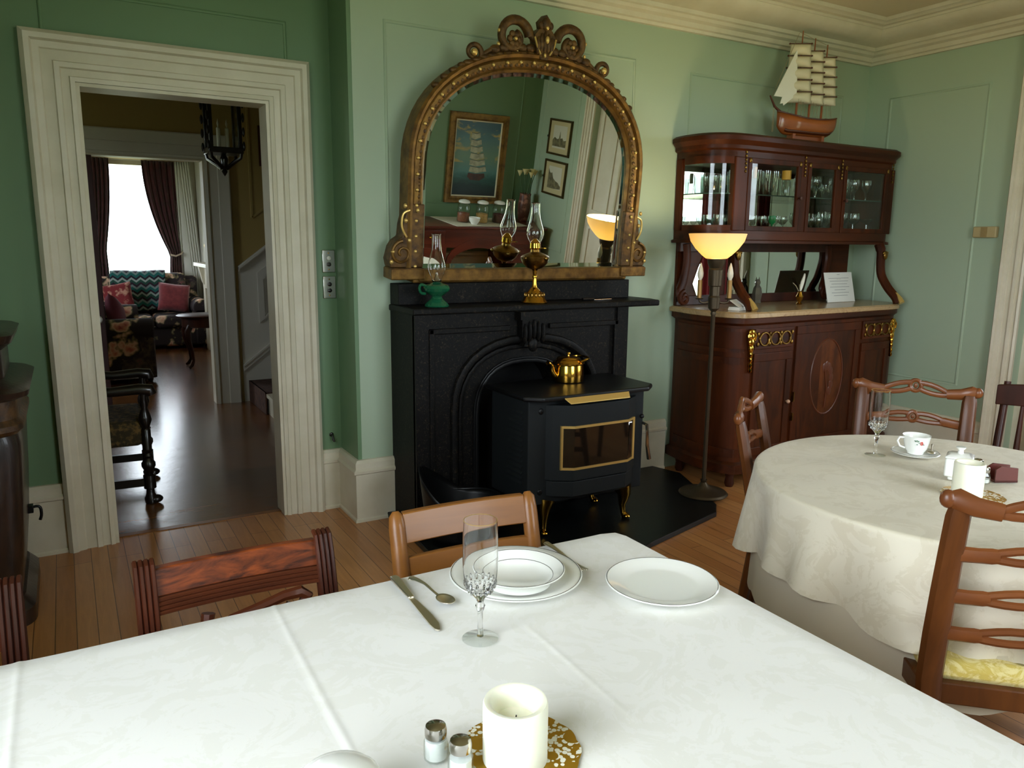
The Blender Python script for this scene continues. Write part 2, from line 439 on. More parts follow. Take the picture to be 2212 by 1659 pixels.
# moulded door and window casings (path runs so that the left normal points away from the opening)
CASE = [(0,0),(0,.018),(.018,.024),(.022,.014),(.05,.016),(.055,.026),(.075,.03),(.08,.02),(.12,.022),(.125,.03),(.15,.036),(.158,.05),(.178,.055),(.19,.045),(.195,.04),(.197,0)]
struct('trim_4', G().sweep([(OX1,0),(OX1,OZ),(OX0,OZ),(OX0,0)][::-1], CASE, lambda u,v,h:(u,4.0-h,v)), WHITE, ang=30)
g = G().box(OX0,OX0+.016,3.99,4.142,0,OZ-.001).box(OX1-.016,OX1,3.99,4.142,0,OZ-.001).box(OX0+.016,OX1-.016,3.99,4.142,OZ-.016,OZ-.001)
struct('trim_5', g, WHITE, smooth=False)
WC = [(p*.7,h) for p,h in CASE]
struct('trim_7', G().sweep([(1.6,.7),(1.6,2.55),(2.95,2.55),(2.95,.7)], WC, lambda u,v,h:(u,-1.1+h,v)), WHITE, ang=30)
struct('trim_6', G().sweep([(.02,0),(.02,2.62),(2.52,2.62),(2.52,0)], WC, lambda u,v,h:(5.06-h,u,v)), WHITE, ang=30)
struct('trim_8', G().sweep([(-.75,.85),(-.75,2.62),(1.05,2.62),(1.05,.85)], WC, lambda u,v,h:(-1.08+h,u,v)), WHITE, ang=30)

# baseboards: path with the room on the left normal
BASE = [(0,0),(.03,0),(.03,.012),(.022,.02),(.022,.255),(.034,.262),(.036,.275),(.024,.285),(.024,.315),(.012,.33),(0,.332)]
bm_ = lambda u,v,h:(u,v,h)
struct('baseboard_back', G().sweep([(3.30,3.72),(2.72,3.72)], BASE, bm_), WHITE, ang=30)
struct('baseboard_corner', G().sweep([(1.44,3.72),(1.24,3.72),(1.24,4.0),(1.127,4.0)], BASE, bm_), WHITE, ang=30)
struct('baseboard_left', G().sweep([(-.087,4.0),(-1.08,4.0),(-1.08,-1.1),(5.06,-1.1),(5.06,-.12)], BASE, bm_), WHITE, ang=30)
struct('baseboard_right', G().sweep([(5.06,2.66),(5.06,3.72)], BASE, bm_), WHITE, ang=30)

# cornice
COR = [(0,2.69),(.025,2.69),(.03,2.705),(.045,2.71),(.05,2.735),(.075,2.745),(.085,2.76),(.10,2.765),(.105,2.785),(.125,2.79)]
COR += [(.125+.125*sin(R(a)), 2.79+.062*(1-cos(R(a)))) for a in (15,35,55,75,90)]
COR += [(.258,2.852),(.262,2.866),(.29,2.868),(.3,2.876),(.325,2.88),(.336,2.899),(0,2.901)]
struct('trim_9', G().sweep([(1.24,4.0),(-1.08,4.0),(-1.08,-1.1),(5.06,-1.1),(5.06,3.72),(1.24,3.72)][::1], COR, bm_, closed=True), WHITE, ang=30)

# thin panel mouldings on the walls
def bead(n, path, mp, mat, closed=False):
    struct('trim_%d' % n, G().sweep(path, [(-.008,0),(-.006,.005),(0,.008),(.006,.005),(.008,0)], mp, closed=closed), mat, ang=60)
bk = lambda u,v,h:(u,3.72-h,v)
dr = lambda u,v,h:(u,4.0-h,v)
rt_ = lambda u,v,h:(5.06-h,u,v)
bead(10, [(1.428,1.26),(1.428,2.487),(2.953,2.487),(2.953,1.26)], bk, PALE)
bead(11, [(3.39,.5),(3.39,2.462),(4.79,2.462),(4.79,.5)], bk, PALE, True)
bead(12, [(0,2.3),(0,2.482),(1.022,2.482),(1.022,2.3)], dr, DEEP)
bead(13, [(2.86,.55),(2.86,2.445),(3.53,2.445),(3.53,.55)], rt_, PALE, True)
bead(14, [(-1.0,.5),(-1.0,2.45),(-.28,2.45),(-.28,.5)], rt_, PALE, True)
bead(15, [(3.3,.9),(3.3,2.4),(4.8,2.4),(4.8,.9)], lambda u,v,h:(u,-1.1+h,v), DEEP, True)

# ------------------------------------------------------------------ hall
HY = 7.15
struct('wall_hall_back', G().box(-1.7,-.6,HY,HY+.13,0,2.9).box(1.10,4.2,HY,HY+.13,0,2.9).box(-.6,1.10,HY,HY+.13,2.115,2.9), YELLOW, smooth=False)
struct('wall_hall_left', wall_hole(4.1,7.28,5.4,5.95,1.1,2.3,-1.8,-1.65,'y'), YELLOW, smooth=False)
window(4, 5.4,5.95,1.1,2.3, lambda u,d,z:(-1.72+d,u,z), 2)  # added window, out of view, there to brighten the hall
struct('wall_hall_right', G().box(3.9,4.05,4.1,7.3,0,2.9), YELLOW, smooth=False)
struct('wall_hall_front', G().box(-1.7,OX0-.002,4.122,4.14,0,2.9).box(OX1+.002,4.2,4.122,4.14,0,2.9).box(OX0-.002,OX1+.002,4.122,4.14,OZ,2.9), YELLOW, smooth=False)
PC = [(0,0),(0,.02),(.02,.026),(.024,.016),(.1,.018),(.105,.03),(.15,.034),(.19,.04),(.2,.034),(.2,0)]
struct('trim_16', G().sweep([(-.6,0),(-.6,2.115),(1.10,2.115),(1.10,0)], PC, lambda u,v,h:(u,HY-h,v)), GREYW, ang=30)
struct('trim_17', G().box(1.085,1.102,HY-.01,HY+.14,0,2.115).box(-.6,1.085,HY-.01,HY+.14,2.1,2.114), WHITE, smooth=False)
# stair: raking wainscot on the hall back wall, carpeted steps
SL = .76
zc = lambda x: 1.245+SL*(x-1.378)
g = G().py([(1.33,0),(3.8,0),(3.8,zc(3.8)),(1.33,zc(1.33))], HY-.012, HY+.001)
struct('trim_18', g, GREYW, smooth=False)
g = G()
def rake(x0,x1,dz,h,d): g.py([(x0,zc(x0)+dz),(x1,zc(x1)+dz),(x1,zc(x1)+dz+h),(x0,zc(x0)+dz+h)], HY-d, HY-.01)
rake(1.33,3.8,-.04,.05,.04); rake(1.33,3.8,-.02,.02,.055); rake(1.33,3.8,-.93,.04,.03); rake(1.33,3.8,-.89,.02,.04)
for x0,x1 in ((1.49,2.3),(2.5,3.3)):
    pts = [(x0,zc(x0)-.17),(x1,zc(x1)-.17),(x1,zc(x1)-.62),(x0,zc(x0)-.62)]
    cx = sum(p[0] for p in pts)/4; cz = sum(p[1] for p in pts)/4
    inn = [(p[0]+(.05 if p[0] < cx else -.05), p[1]+(.06 if p[1] < zc(p[0])-.4 else -.06)) for p in pts]
    g.ringplate(inn, pts, lambda u,v:(u,HY-.03,v), lambda u,v:(u,HY-.01,v))
struct('trim_19', g, GREYW, smooth=False)
st = thing('staircase', 'white staircase with brown patterned carpet runner seen through the doorway', 'staircase', (1.35,6.2,0))
st['kind'] = 'structure'
g = G(); cg = G()
for k in range(8):
    x0 = .05+k*.24; z = .18*(k+1)
    if k == 0:
        out = [(.05,.93)]+[(.05,.25)]+arc(.17,.0,.13,.18,180,270,8)+[(.6,-.18),(2.4,-.18),(2.4,.93)]
        g.pz(out, 0, z-.03); o2 = [(a-.02 if a < .5 else a, b-.02 if b < .5 else b) for a,b in out]; g.pz(o2, z-.03, z)
    else:
        g.box(x0,2.4,.0,.93,z-.18,z)
    cg.box(x0-.028,x0+.25,.28,.93,z,z+.012).box(x0-.03,x0-.018,.28,.93,z-.178,z+.012)
obj('step', g, WHITE, st, ang=30); obj('stair_carpet', cg, M('stair carpet', (92,64,50), .95, c2=(60,38,32), scale=26), st, smooth=False)
g = G().lathe([(.05,0),(.05,.1),(.03,.13),(.036,.2),(.05,.3),(.05,.4),(.03,.5),(.028,.85),(.04,.95)], (.33,-.02,.18), 14)
obj('newel_post', g, GREYW, st)

# parlour beyond the hall
PY = 12.0
struct('wall_parlour_back', G().box(-1.7,.40,PY,PY+.15,0,2.9).box(1.40,4.2,PY,PY+.15,0,2.9).box(.40,1.40,PY,PY+.15,0,.55).box(.40,1.40,PY,PY+.15,2.5,2.9), GREYW, smooth=False)
struct('wall_parlour_right', G().box(1.72,1.86,7.28,12.1,0,2.9), GREYW, smooth=False)
struct('wall_parlour_left', wall_hole(7.28,12.1,8.9,10.1,.8,2.4,-1.8,-1.65,'y'), GREYW, smooth=False)
window(6, 8.9,10.1,.8,2.4, lambda u,d,z:(-1.72+d,u,z), 2)  # unseen side window added to lift the light in the parlour
window(3, .40,1.40,.55,2.5, lambda u,d,z:(u,PY+.08-d,z), 1, rail=False)
struct('trim_20', G().sweep([(.40,.55),(.40,2.5),(1.40,2.5),(1.40,.55)], WC, lambda u,v,h:(u,PY-h,v)), WHITE, ang=30)

# pelmet and curtains
t = thing('curtain_pelmet', 'gilded moulded pelmet above the bright far window', 'pelmet', (.96,PY-.13,2.5))
obj('moulding', G().sweep([(-.58,0),(.6,0)], [(0,0),(0,.1),(.03,.12),(.05,.1),(.06,.13),(.09,.13),(.1,.1),(.1,0)], lambda u,v,h:(u,-h,v)), GOLDPAINT, t, ang=30)
def curtain(name, label, x0t, x1t, x0m, x1m, x0b, x1b, zt, zm, zb, y):
    def f(u,v):
        if v < .55:
            s = v/.55; s2 = s*s
            a, b = x0t+(x0m-x0t)*s2, x1t+(x1m-x1t)*s2; z = zt+(zm-zt)*s
        else:
            s = (v-.55)/.45; s2 = s**.6
            a, b = x0m+(x0b-x0m)*s2, x1m+(x1b-x1m)*s2; z = zm+(zb-zm)*s
        x = a+(b-a)*u
        return (x, y+.022*sin(u*2*PI*5.5), z)
    o = obj(name, G().grid(f, 56, 26), REDC, solid=.006)
    tag(o, label, 'curtain'); return o
cu = curtain('curtain', 'dark red velvet curtain on the right of the bright parlour window, tied back', 1.03,1.44,1.32,1.47,1.27,1.48,2.5,1.22,.05,PY-.075)
obj('tieback', G().tube([(1.31,PY-.14,1.23),(1.38,PY-.15,1.21),(1.45,PY-.13,1.24),(1.49,PY-.06,1.27)], .012, 6), M('cream cord', (200,180,160), .8), cu)
curtain('curtain', 'dark red velvet curtain on the left of the bright parlour window, beside the open door', .36,.63,.32,.52,.3,.54,2.5,1.3,.05,PY-.1)
sh = obj('sheer_drape', G().grid(lambda u,v:(1.44+.2*u+(.14*v if u > .3 else 0), PY-.07+.012*sin(u*40), 2.52-2.4*v), 40, 12), M('white voile', (214,214,206), .9), solid=.004)
tag(sh, 'white sheer drape hanging at the right of the dark red parlour curtain', 'curtain')

# parlour mantel and gilt mirror on its right wall
t = thing('parlour_mantel', 'white mantelpiece on the right wall of the far parlour, partly behind the door casing', 'mantelpiece', (1.72,10.35,0))
obj('shelf', G().box(-.24,0,-.6,.6,1.1,1.15), WHITE, t, bevel=.006)
obj('surround', G().box(-.14,0,-.56,-.4,0,1.1).box(-.14,0,.4,.56,0,1.1).box(-.14,0,-.4,.4,.82,1.1), WHITE, t, smooth=False)
for s in (-1,1): obj('bracket', G().py([(-.2,1.1),(-.14,1.1),(-.14,.86),(-.16,.9)], s*.48-.05, s*.48+.05), WHITE, t, smooth=False)
t = thing('gilt_mirror', 'tall gilt framed mirror over the white parlour mantel', 'mirror', (1.715,10.35,1.262))
obj('frame', G().sweep([(-.55,0),(.55,0),(.55,1.35),(-.55,1.35)], [(0,0),(0,.02),(-.04,.05),(-.09,.03),(-.1,0)], lambda u,v,h:(-h,u,v), closed=True), GILTB, t, ang=30)
obj('glass', G().box(-.012,-.004,-.54,.54,.01,1.34), MIRROR, t, smooth=False)
for y,z in ((.6,.1),(.6,1.2)): obj('ornament', G().ell((-.04,y,z),(.05,.06,.07)), GILTB, t)

# door leaf into the parlour, opened back
t = thing('panelled_door', 'dark red sliding door half open at the left of the parlour doorway, white knob', 'door', (.262,HY+.03,0), R(90))
obj('leaf', G().box(0,.045,0,.82,.01,2.1), REDDOOR, t, bevel=.004)
g = G()
for y0,y1 in ((.1,.36),(.46,.72)):
    for z0,z1 in ((.2,.85),(1.0,1.9)):
        g.ringplate([(y0+.025,z0+.025),(y1-.025,z0+.025),(y1-.025,z1-.025),(y0+.025,z1-.025)],[(y0,z0),(y1,z0),(y1,z1),(y0,z1)],lambda u,v:(.005,u,v),lambda u,v:(-.008,u,v))
obj('panel', g, REDDOOR, t, smooth=False)
obj('knob', G().lathe([(.012,0),(.012,.03),(.028,.04),(.034,.055),(.026,.072),(.0,.076)], (0,0,0), 16).xf(Matrix.Translation((-.001,.055,.79))@Matrix.Rotation(-PI/2,4,'Y')), CHINA, t)

# sofas
def sofa(name, label, loc, rz, w, d=.86, seats=2, hb=.93):
    t = thing(name, label, 'sofa', loc, rz)
    obj('base', G().box(-w/2+.04,w/2-.04,.04,d-.06,.04,.3), FLORAL, t, bevel=.03)
    ww = (w-.42)/seats
    for k in range(seats):
        x = -w/2+.21+ww*k
        obj('seat_cushion', G().box(x+.004,x+ww-.004,-.02,d-.2,.29,.45), FLORAL, t, bevel=.05)
        obj('back_cushion', G().loft([[(x+.005,d-.3+q,z) if i in (0,) else (x+ww-.005,d-.3+q,z) if i == 1 else (x+ww-.005,d-.08+q,z) if i == 2 else (x+.005,d-.08+q,z) for i in range(4)] for z,q in ((.44,0),(.7,.04),(hb-.02,.1))]), FLORAL, t, bevel=.05)
    obj('back', G().box(-w/2+.06,w/2-.06,d-.16,d,.1,hb-.06), FLORAL, t, bevel=.05)
    for s in (-1,1):
        x = s*(w/2-.11)
        g = G().box(x-.09,x+.09,0,d-.02,.05,.52)
        g.tube([(x,0,.54),(x,d-.04,.54)], .115, 16)
        obj('arm', g, FLORAL, t, bevel=.015)
    for sx in (-1,1):
        for yy in (.06,d-.08): obj('foot', G().lathe([(.02,0),(.03,.03),(.03,.05)], (sx*(w/2-.1),yy,0), 10), EBON, t)
    return t
sofa('sofa', 'floral sofa under the bright far window with a zigzag blanket over its back', (.98,11.02,0), 0, 1.40, hb=1.0)
sofa('sofa', 'floral sofa along the left of the parlour, near end beside the open red door', (.74,9.55,0), PI/2, 2.1, .84, 3)
def blank(u,v):
    prof_ = [(11.52,.50),(11.555,.62),(11.585,.74),(11.615,.86),(11.635,.97),(11.66,1.005),(11.74,1.015),(11.83,1.0),(11.89,.97),(11.905,.9),(11.907,.75)]
    i = min(int(v*10),9); f = v*10-i
    y = prof_[i][0]+(prof_[i+1][0]-prof_[i][0])*f; z = prof_[i][1]+(prof_[i+1][1]-prof_[i][1])*f
    return (.50+.68*u+.05*v, y, z+.012*sin(u*9)*(1-v))
b = obj('blanket', G().grid(blank, 24, 21), AFGHAN, solid=.012)
tag(b, 'teal grey and black zigzag crocheted blanket over the far sofa back', 'blanket')
def pillow(name, label, mat, loc, rot, s=.4, th=.15):
    def f(u,v):
        a = (u-.5)*2; q = (v-.5)*2
        return None
    g = G()
    for side in (1,-1):
        g.grid(lambda u,v: ((u-.5)*s*(1-.06*(1-abs(2*v-1))), side*th/2*max(0,(1-(2*u-1)**4)*(1-(2*v-1)**4))**.5, (v-.5)*s*(1-.06*(1-abs(2*u-1)))), 13, 13)
    bmesh.ops.remove_doubles(g.bm, verts=g.bm.verts, dist=.0008)
    o = obj(name, g, mat, ang=80); o.location = loc; o.rotation_euler = rot
    tag(o, label, 'cushion'); return o
pillow('throw_cushion', 'rust red square cushion on the right seat of the far sofa', RUST, (1.27,11.42,.66), (R(-22),R(8),0), .40)
pillow('throw_cushion', 'plum cushion on the left sofa next to the red door', PLUM, (.44,9.1,.62), (R(-10),R(20),R(75)), .44)
pillow('throw_cushion', 'deep red patterned cushion at the left end of the far sofa', M('red patterned cushion', (120,34,38), .9, c2=(190,140,120), scale=12, lo=.5, hi=.62), (.58,11.40,.68), (R(-20),R(-10),R(-10)), .38)

# small parlour table
t = thing('side_table', 'dark mahogany parlour table with cabriole legs in front of the far sofa', 'table', (1.352,9.42,0))
obj('tabletop', G().lathe([(.25,.575),(.27,.58),(.275,.592),(.26,.6),(0,.6)], (0,0,0), 30, sx=1.1), DKMAH, t)
obj('apron', G().lathe([(.22,.46),(.235,.47),(.235,.575)], (0,0,0), 24, sx=1.05), DKMAH, t)
for a in (35,145,215,325):
    q = lambda r,z:(r*cos(R(a)),r*sin(R(a)),z)
    obj('leg', G().tube([q(.2,.5),q(.25,.42),q(.245,.32),q(.2,.18),q(.19,.08),q(.22,.03),q(.25,.012)], [.035,.036,.028,.018,.015,.02,.014], 10), DKMAH, t)

# black turned armchair in the hall
t = thing('hall_armchair', 'black turned wood armchair with dark tapestry seat just inside the hall', 'chair', (-.02,4.62,0), R(-4))
prof = [(.012,0),(.03,.004),(.034,.03),(.022,.06),(.02,.085),(.032,.09),(.032,.165),(.02,.17),(.024,.19),(.036,.215),(.036,.235),(.018,.262),(.026,.275),(.02,.29),(.03,.305)]
turn = [(.024,.31),(.024,.42),(.018,.43),(.026,.45),(.034,.475),(.03,.5),(.016,.54),(.022,.56),(.016,.6),(.02,.63)]
for y in (-.06,.50):
    obj('leg', G().lathe(prof+turn, (.34,y,0), 16).ell((.362,y-.002,.024),(.04,.032,.024)), EBON, t)
    obj('leg', G().box(-.19,-.14,y-.025,y+.025,0,1.2), EBON, t, bevel=.006)
    obj('arm', G().tube([(-.16,y,.70),(0,y,.665),(.18,y,.64),(.32,y,.648),(.375,y,.64),(.385,y,.615)], [.028,.026,.026,.03,.034,.026], 10), EBON, t)
    obj('stretcher', G().box(-.16,.34,y-.014,y+.014,.105,.15), EBON, t, smooth=False)
obj('seat', G().box(-.18,.33,-.07,.51,.33,.47), TAPES, t, bevel=.035)
obj('backrest', G().box(-.19,-.14,-.05,.49,.6,1.25), TAPES, t, bevel=.02)

# hanging lantern
t = thing('hall_lantern', 'dark carved hanging lantern with glass sides in the hall', 'lantern', (.93,5.25,1.86))
t.scale = (.86,.86,1)
g = G()
for sx in (-1,1):
    for sy in (-1,1): g.box(sx*.1-.014,sx*.1+.014,sy*.1-.014,sy*.1+.014,.12,.62)
g.box(-.12,.12,-.12,.12,.115,.15).box(-.12,.12,-.12,.12,.44,.5).box(-.105,.105,-.105,.105,.6,.64)
g.box(-.115,.115,-.115,.115,.5,.6)
obj('frame', g, EBON, t, bevel=.004)
g = G()
for sx in (-1,1):
    for sy in (-1,1):
        g.tube([(sx*.11,sy*.11,.14),(sx*.1,sy*.1,.09),(sx*.05,sy*.05,.055),(sx*.02,sy*.02,.03)], .012, 6)
        for k in range(6): g.ell((sx*.122,sy*.122,.16+k*.085),(.011,.011,.03),8,5)
g.lathe([(.0,-.02),(.012,-.005),(.022,.01),(.014,.022),(.03,.04),(.024,.06),(.03,.085),(.012,.12)], (0,0,0), 12)
obj('finial', g, EBON, t)
obj('glass', G().box(-.095,.095,-.098,-.094,.15,.44).box(-.098,-.094,-.095,.095,.15,.44).box(.094,.098,-.095,.095,.15,.44), WINGLASS, t, smooth=False)
for x in (-.03,.03): obj('candle', G().lathe([(.014,.15),(.014,.27),(.004,.28),(.009,.3),(.0,.33)], (x,0,0), 10), FLAMEB, t)
obj('chain', G().tube([(0,0,.63),(0,0,.99)], .012, 8), EBON, t)
# hall picture
t = thing('framed_picture', 'small dark wood framed picture on the yellow stair wall', 'picture', (1.72,HY-.03,2.08))
obj('frame', G().sweep([(-.17,0),(.17,0),(.17,.34),(-.17,.34)], [(0,0),(0,.02),(.04,.02),(.045,0)], lambda u,v,h:(u,-h,v), closed=True), MAHOG, t, smooth=False)
obj('print', G().box(-.17,.17,-.006,0,0,.34), M('print sepia', (150,140,112), .6, c2=(90,82,64), scale=9), t, smooth=False)
struct('trim_21', G().sweep([(1.475,1.64),(1.475,2.6),(2.6,2.6),(2.6,2.5)], [(-.012,0),(-.008,.01),(.008,.01),(.012,0)], lambda u,v,h:(u,HY-h,v)), YELLOW, ang=30)
struct('trim_22', G().sweep([(1.475,1.64),(2.6,2.5)], [(-.012,0),(-.008,.01),(.008,.01),(.012,0)], lambda u,v,h:(u,HY-h,v)), YELLOW, ang=30)

# switches and hook beside the doorway
for z,lab in ((1.342,'upper push button light switch plate beside the doorway'),(1.207,'lower push button light switch plate beside the doorway')):
    t = thing('switch_plate', lab, 'light switch', (1.2,3.998,z), 0, 'switch plates beside the doorway')
    obj('plate', G().box(-.034,.034,-.006,0,-.058,.058), CHROME, t, bevel=.003)
    for dz in (.016,-.016): obj('button', G().lathe([(.011,0),(.011,.008),(.007,.011),(0,.011)], (0,0,0), 14).xf(Matrix.Translation((0,-.005,dz))@Matrix.Rotation(PI/2,4,'X')), M('pearl button', (222,218,206), .2) if dz > 0 and z > 1.3 else EBON, t)
    for dz in (.042,-.042): obj('screw', G().ell((0,-.006,dz),(.004,.002,.004),8,5), BRASS, t)
o = obj('wall_hook', G().tube([(0,0,.01),(0,-.025,.008),(0,-.03,-.01),(.008,-.03,-.022)], .006, 8).ell((0,-.003,.012),(.012,.004,.012)), EBON); o.location = (1.185,3.999,.40)
tag(o, 'tiny dark hook low on the green wall beside the doorway', 'hook')
t = thing('wall_chime', 'small beige box on the right hand wall near the window casing', 'wall box', (5.058,2.775,1.54))
obj('cover', G().box(-.035,0,-.072,.072,-.034,.034), M('beige plastic', (178,160,116), .5), t, bevel=.006)
obj('rib', G().box(-.04,-.03,-.018,.018,-.03,.03), M('tan plastic', (150,128,84), .5), t, smooth=False)
# ------------------------------------------------------------------ dining table, cloth and chairs
TX0,TX1,TY0,TY1,TZ = -.66,1.13,.16,1.43,.75
t = thing('dining_table', 'long dining table under the white damask cloth in the foreground', 'table', ((TX0+TX1)/2,(TY0+TY1)/2,0))
hx,hy = (TX1-TX0)/2,(TY1-TY0)/2
obj('tabletop', G().box(-hx+.012,hx-.012,-hy+.012,hy-.012,.715,.742), MAHOG, t, bevel=.006)
obj('apron', G().box(-hx+.04,hx-.04,-hy+.04,hy-.04,.63,.715), MAHOG, t, smooth=False)
for sx in (-1,1):
    for sy in (-1,1):
        obj('leg', G().lathe([(.018,0),(.024,.05),(.03,.3),(.036,.52),(.028,.55),(.04,.58),(.04,.64)], (sx*(hx-.055),sy*(hy-.055),0), 14), MAHOG, t)
def creases(x,y):
    z = 0
    z += .0013*math.exp(-((x-(.296+.004*sin(y*5)))/.006)**2)
    z += .0012*math.exp(-((x-(.685+.003*sin(y*7)))/.006)**2)*max(0,min(1,(1.16-y)/.08,(y-.78)/.08))
    z += .0014*math.exp(-((x+.12)/.006)**2)
    z += .0011*sin(x*9+y*4)*sin(y*11-x*3) + .0007*sin(x*23+y*17)
    return z
xs = sorted(set([TX0+(TX1-TX0)*i/40 for i in range(41)]+[c+d for c in (.296,.685,-.12) for d in (-.016,-.01,-.006,-.003,0,.003,.006,.01,.016)]))
ys = sorted(set([TY0+(TY1-TY0)*i/34 for i in range(35)]+[.79+d for d in (-.016,-.008,0,.008,.016)]))
g = G()
def inner(x,y):  # keep corners rounded
    r = .035
    for cx,sx in ((TX0,1),(TX1,-1)):
        for cy,sy in ((TY0,1),(TY1,-1)):
            ax, ay = cx+sx*r, cy+sy*r
            if (x-ax)*sx < 0 and (y-ay)*sy < 0:
                d = math.hypot(x-ax,y-ay)
                if d > r: return ax+(x-ax)*r/d, ay+(y-ay)*r/d
    return x,y
V = [[g.bm.verts.new((*inner(x,y), TZ+creases(x,y))) for y in ys] for x in xs]
for i in range(len(xs)-1):
    for j in range(len(ys)-1): g.face([V[i][j],V[i+1][j],V[i+1][j+1],V[i][j+1]])
per = [V[i][0] for i in range(len(xs))]+[V[-1][j] for j in range(1,len(ys))]+[V[i][-1] for i in range(len(xs)-2,-1,-1)]+[V[0][j] for j in range(len(ys)-2,0,-1)]
n = len(per); L = 0; s = [0]
for k in range(1,n): L += (per[k].co-per[k-1].co).length; s.append(L)
prev = per
cen = Vector(((TX0+TX1)/2,(TY0+TY1)/2,0))
for dz,off in ((.002,.0035),(.007,.0065),(.014,.008),(.05,.009),(.11,.014),(.18,.02),(.25,.026)):
    ring = []
    for k in range(n):
        c = per[k].co; a = per[k-1].co; b = per[(k+1) % n].co
        tn = (b-a); nn = Vector((tn.y,-tn.x,0)).normalized()
        w = off+(.016*sin(s[k]*17)+.01*sin(s[k]*31+1))*max(0,dz-.04)/.21
        ring.append(g.bm.verts.new((c.x+nn.x*w, c.y+nn.y*w, TZ-dz+.0*s[k])))
    for k in range(n): g.face([prev[k],prev[(k+1) % n],ring[(k+1) % n],ring[k]])
    prev = ring
o = obj('tablecloth', g, CLOTH, ang=70); tag(o, 'white damask tablecloth with fold creases on the long foreground table', 'tablecloth')

def regency(name, label, loc, rz, w, reeded, mats, top=.80):
    """bar-back chair facing -Y; post tops at z=top"""
    post, rail, seatm = mats
    t = thing(name, label, 'chair', loc, rz)
    yb = lambda z: .02+(.05*max(0,z-.45)/.35)**1 + .03*max(0,(z-.45)/.35)**2
    for s in (-1,1):
        x = s*(w/2-.02)
        path = [(x,-.03+.03*(1-z/.45) if z < .45 else yb(z)-.03,z) for z in (0,.15,.3,.45,.55,.65,top-.04,top-.012,top)]
        rr = [.016,.018,.02,.021,.021,.021,.021,.018,.008]
        p = obj('post', G().tube(path, rr, 10, sc=(1,.9,1)), post, t)
        if reeded:
            for k in range(4):
                dx = (k-1.5)*.0105
                pp = [(x+dx, q[1]-.019, q[2]) for q in path[3:7]]+[(x+dx,path[7][1]-.012,top-.002),(x+dx,path[7][1]+.006,top+.004)]
                obj('reed', G().tube(pp, .0052, 6), post, p)
    z0, z1 = (.675,top-.01) if reeded else (.70,top-.01)
    def bar(za,zb,th,xx):
        def f(u,z,d): # gently curved in plan
            x = (u-.5)*2*xx
            return (x, yb(z)-.03+.012*(1-(2*u-1)**2)*1+d, z)
        return G().loft([[f(u,z,d) for z,d in ((za,-th/2),(zb,-th/2),(zb,th/2),(za,th/2))] for u in [i/10 for i in range(11)]])
    xx = w/2-.035
    if reeded:
        obj('crest_panel', bar(.733,top-.012,.022,xx), FLAME, t, bevel=.003)
        g = G()
        for k in range(4):
            z = .7035+k*.0088
            g.tube([((u-.5)*2*xx, yb(z)-.045+.012*(1-(2*u-1)**2), z) for u in [i/10 for i in range(11)]], .0048, 6)
        obj('reeded_rail', bar(.698,.734,.012,xx).join(g), MAHOGX, t)
        g = G().tube([(-.10,yb(.62)-.03,.645),(-.105,yb(.6)-.03,.62),(-.08,yb(.6)-.03,.605),(-.055,yb(.6)-.03,.622),(0,yb(.6)-.03,.635),(.055,yb(.6)-.03,.65),(.09,yb(.6)-.03,.652),(.105,yb(.6)-.03,.64),(.095,yb(.6)-.03,.622)], [.014,.016,.014,.012,.012,.012,.014,.014,.012], 8)
        g.tube([(-.07,yb(.6)-.03,.61),(-.03,yb(.55)-.03,.57),(.03,yb(.55)-.03,.57),(.07,yb(.6)-.03,.63)], .011, 8)
        obj('scroll_splat', g.xf(Matrix.Translation((.03,.008,.036))), MAHOGX, t)
        obj('lower_rail', bar(.54,.575,.016,xx), MAHOGX, t)
    else:
        obj('crest_panel', bar(.733,top-.004,.02,xx), rail, t, bevel=.003)
        obj('lower_rail', bar(.655,.70,.016,xx), rail, t, bevel=.003)
    obj('seat_frame', G().pz([(-w/2,0),(w/2,0),(w/2,-.40),(-w/2,-.40)], .39,.44), post, t, bevel=.004)
    obj('seat', G().pz([(-w/2+.02,-.02),(w/2-.02,-.02),(w/2-.02,-.385),(-w/2+.02,-.385)], .44,.475), seatm, t, bevel=.015)
    for s in (-1,1):
        obj('leg', G().tube([(s*(w/2-.022),-.37,.4),(s*(w/2-.022),-.385,.2),(s*(w/2-.022),-.41,0)], [.022,.02,.015], 10), post, t)
    return t
dark = M('dark leather seat', (44,30,26), .5)
regency('dining_chair', 'mahogany chair with flame veneer crest and reeded posts, middle of the table far side', (.272,1.575,0), 0, .405, True, (MAHOG,MAHOGX,dark), .80)
regency('dining_chair', 'reeded mahogany chair cut off by the left edge of the photo at the table', (-.33,1.565,0), 0, .425, True, (MAHOG,MAHOGX,dark), .815)
regency('dining_chair', 'light brown bar back chair at the table in front of the fireplace hearth', (.82,1.585,0), R(-3), .40, False, (HONEY,HONEY,dark), .808)

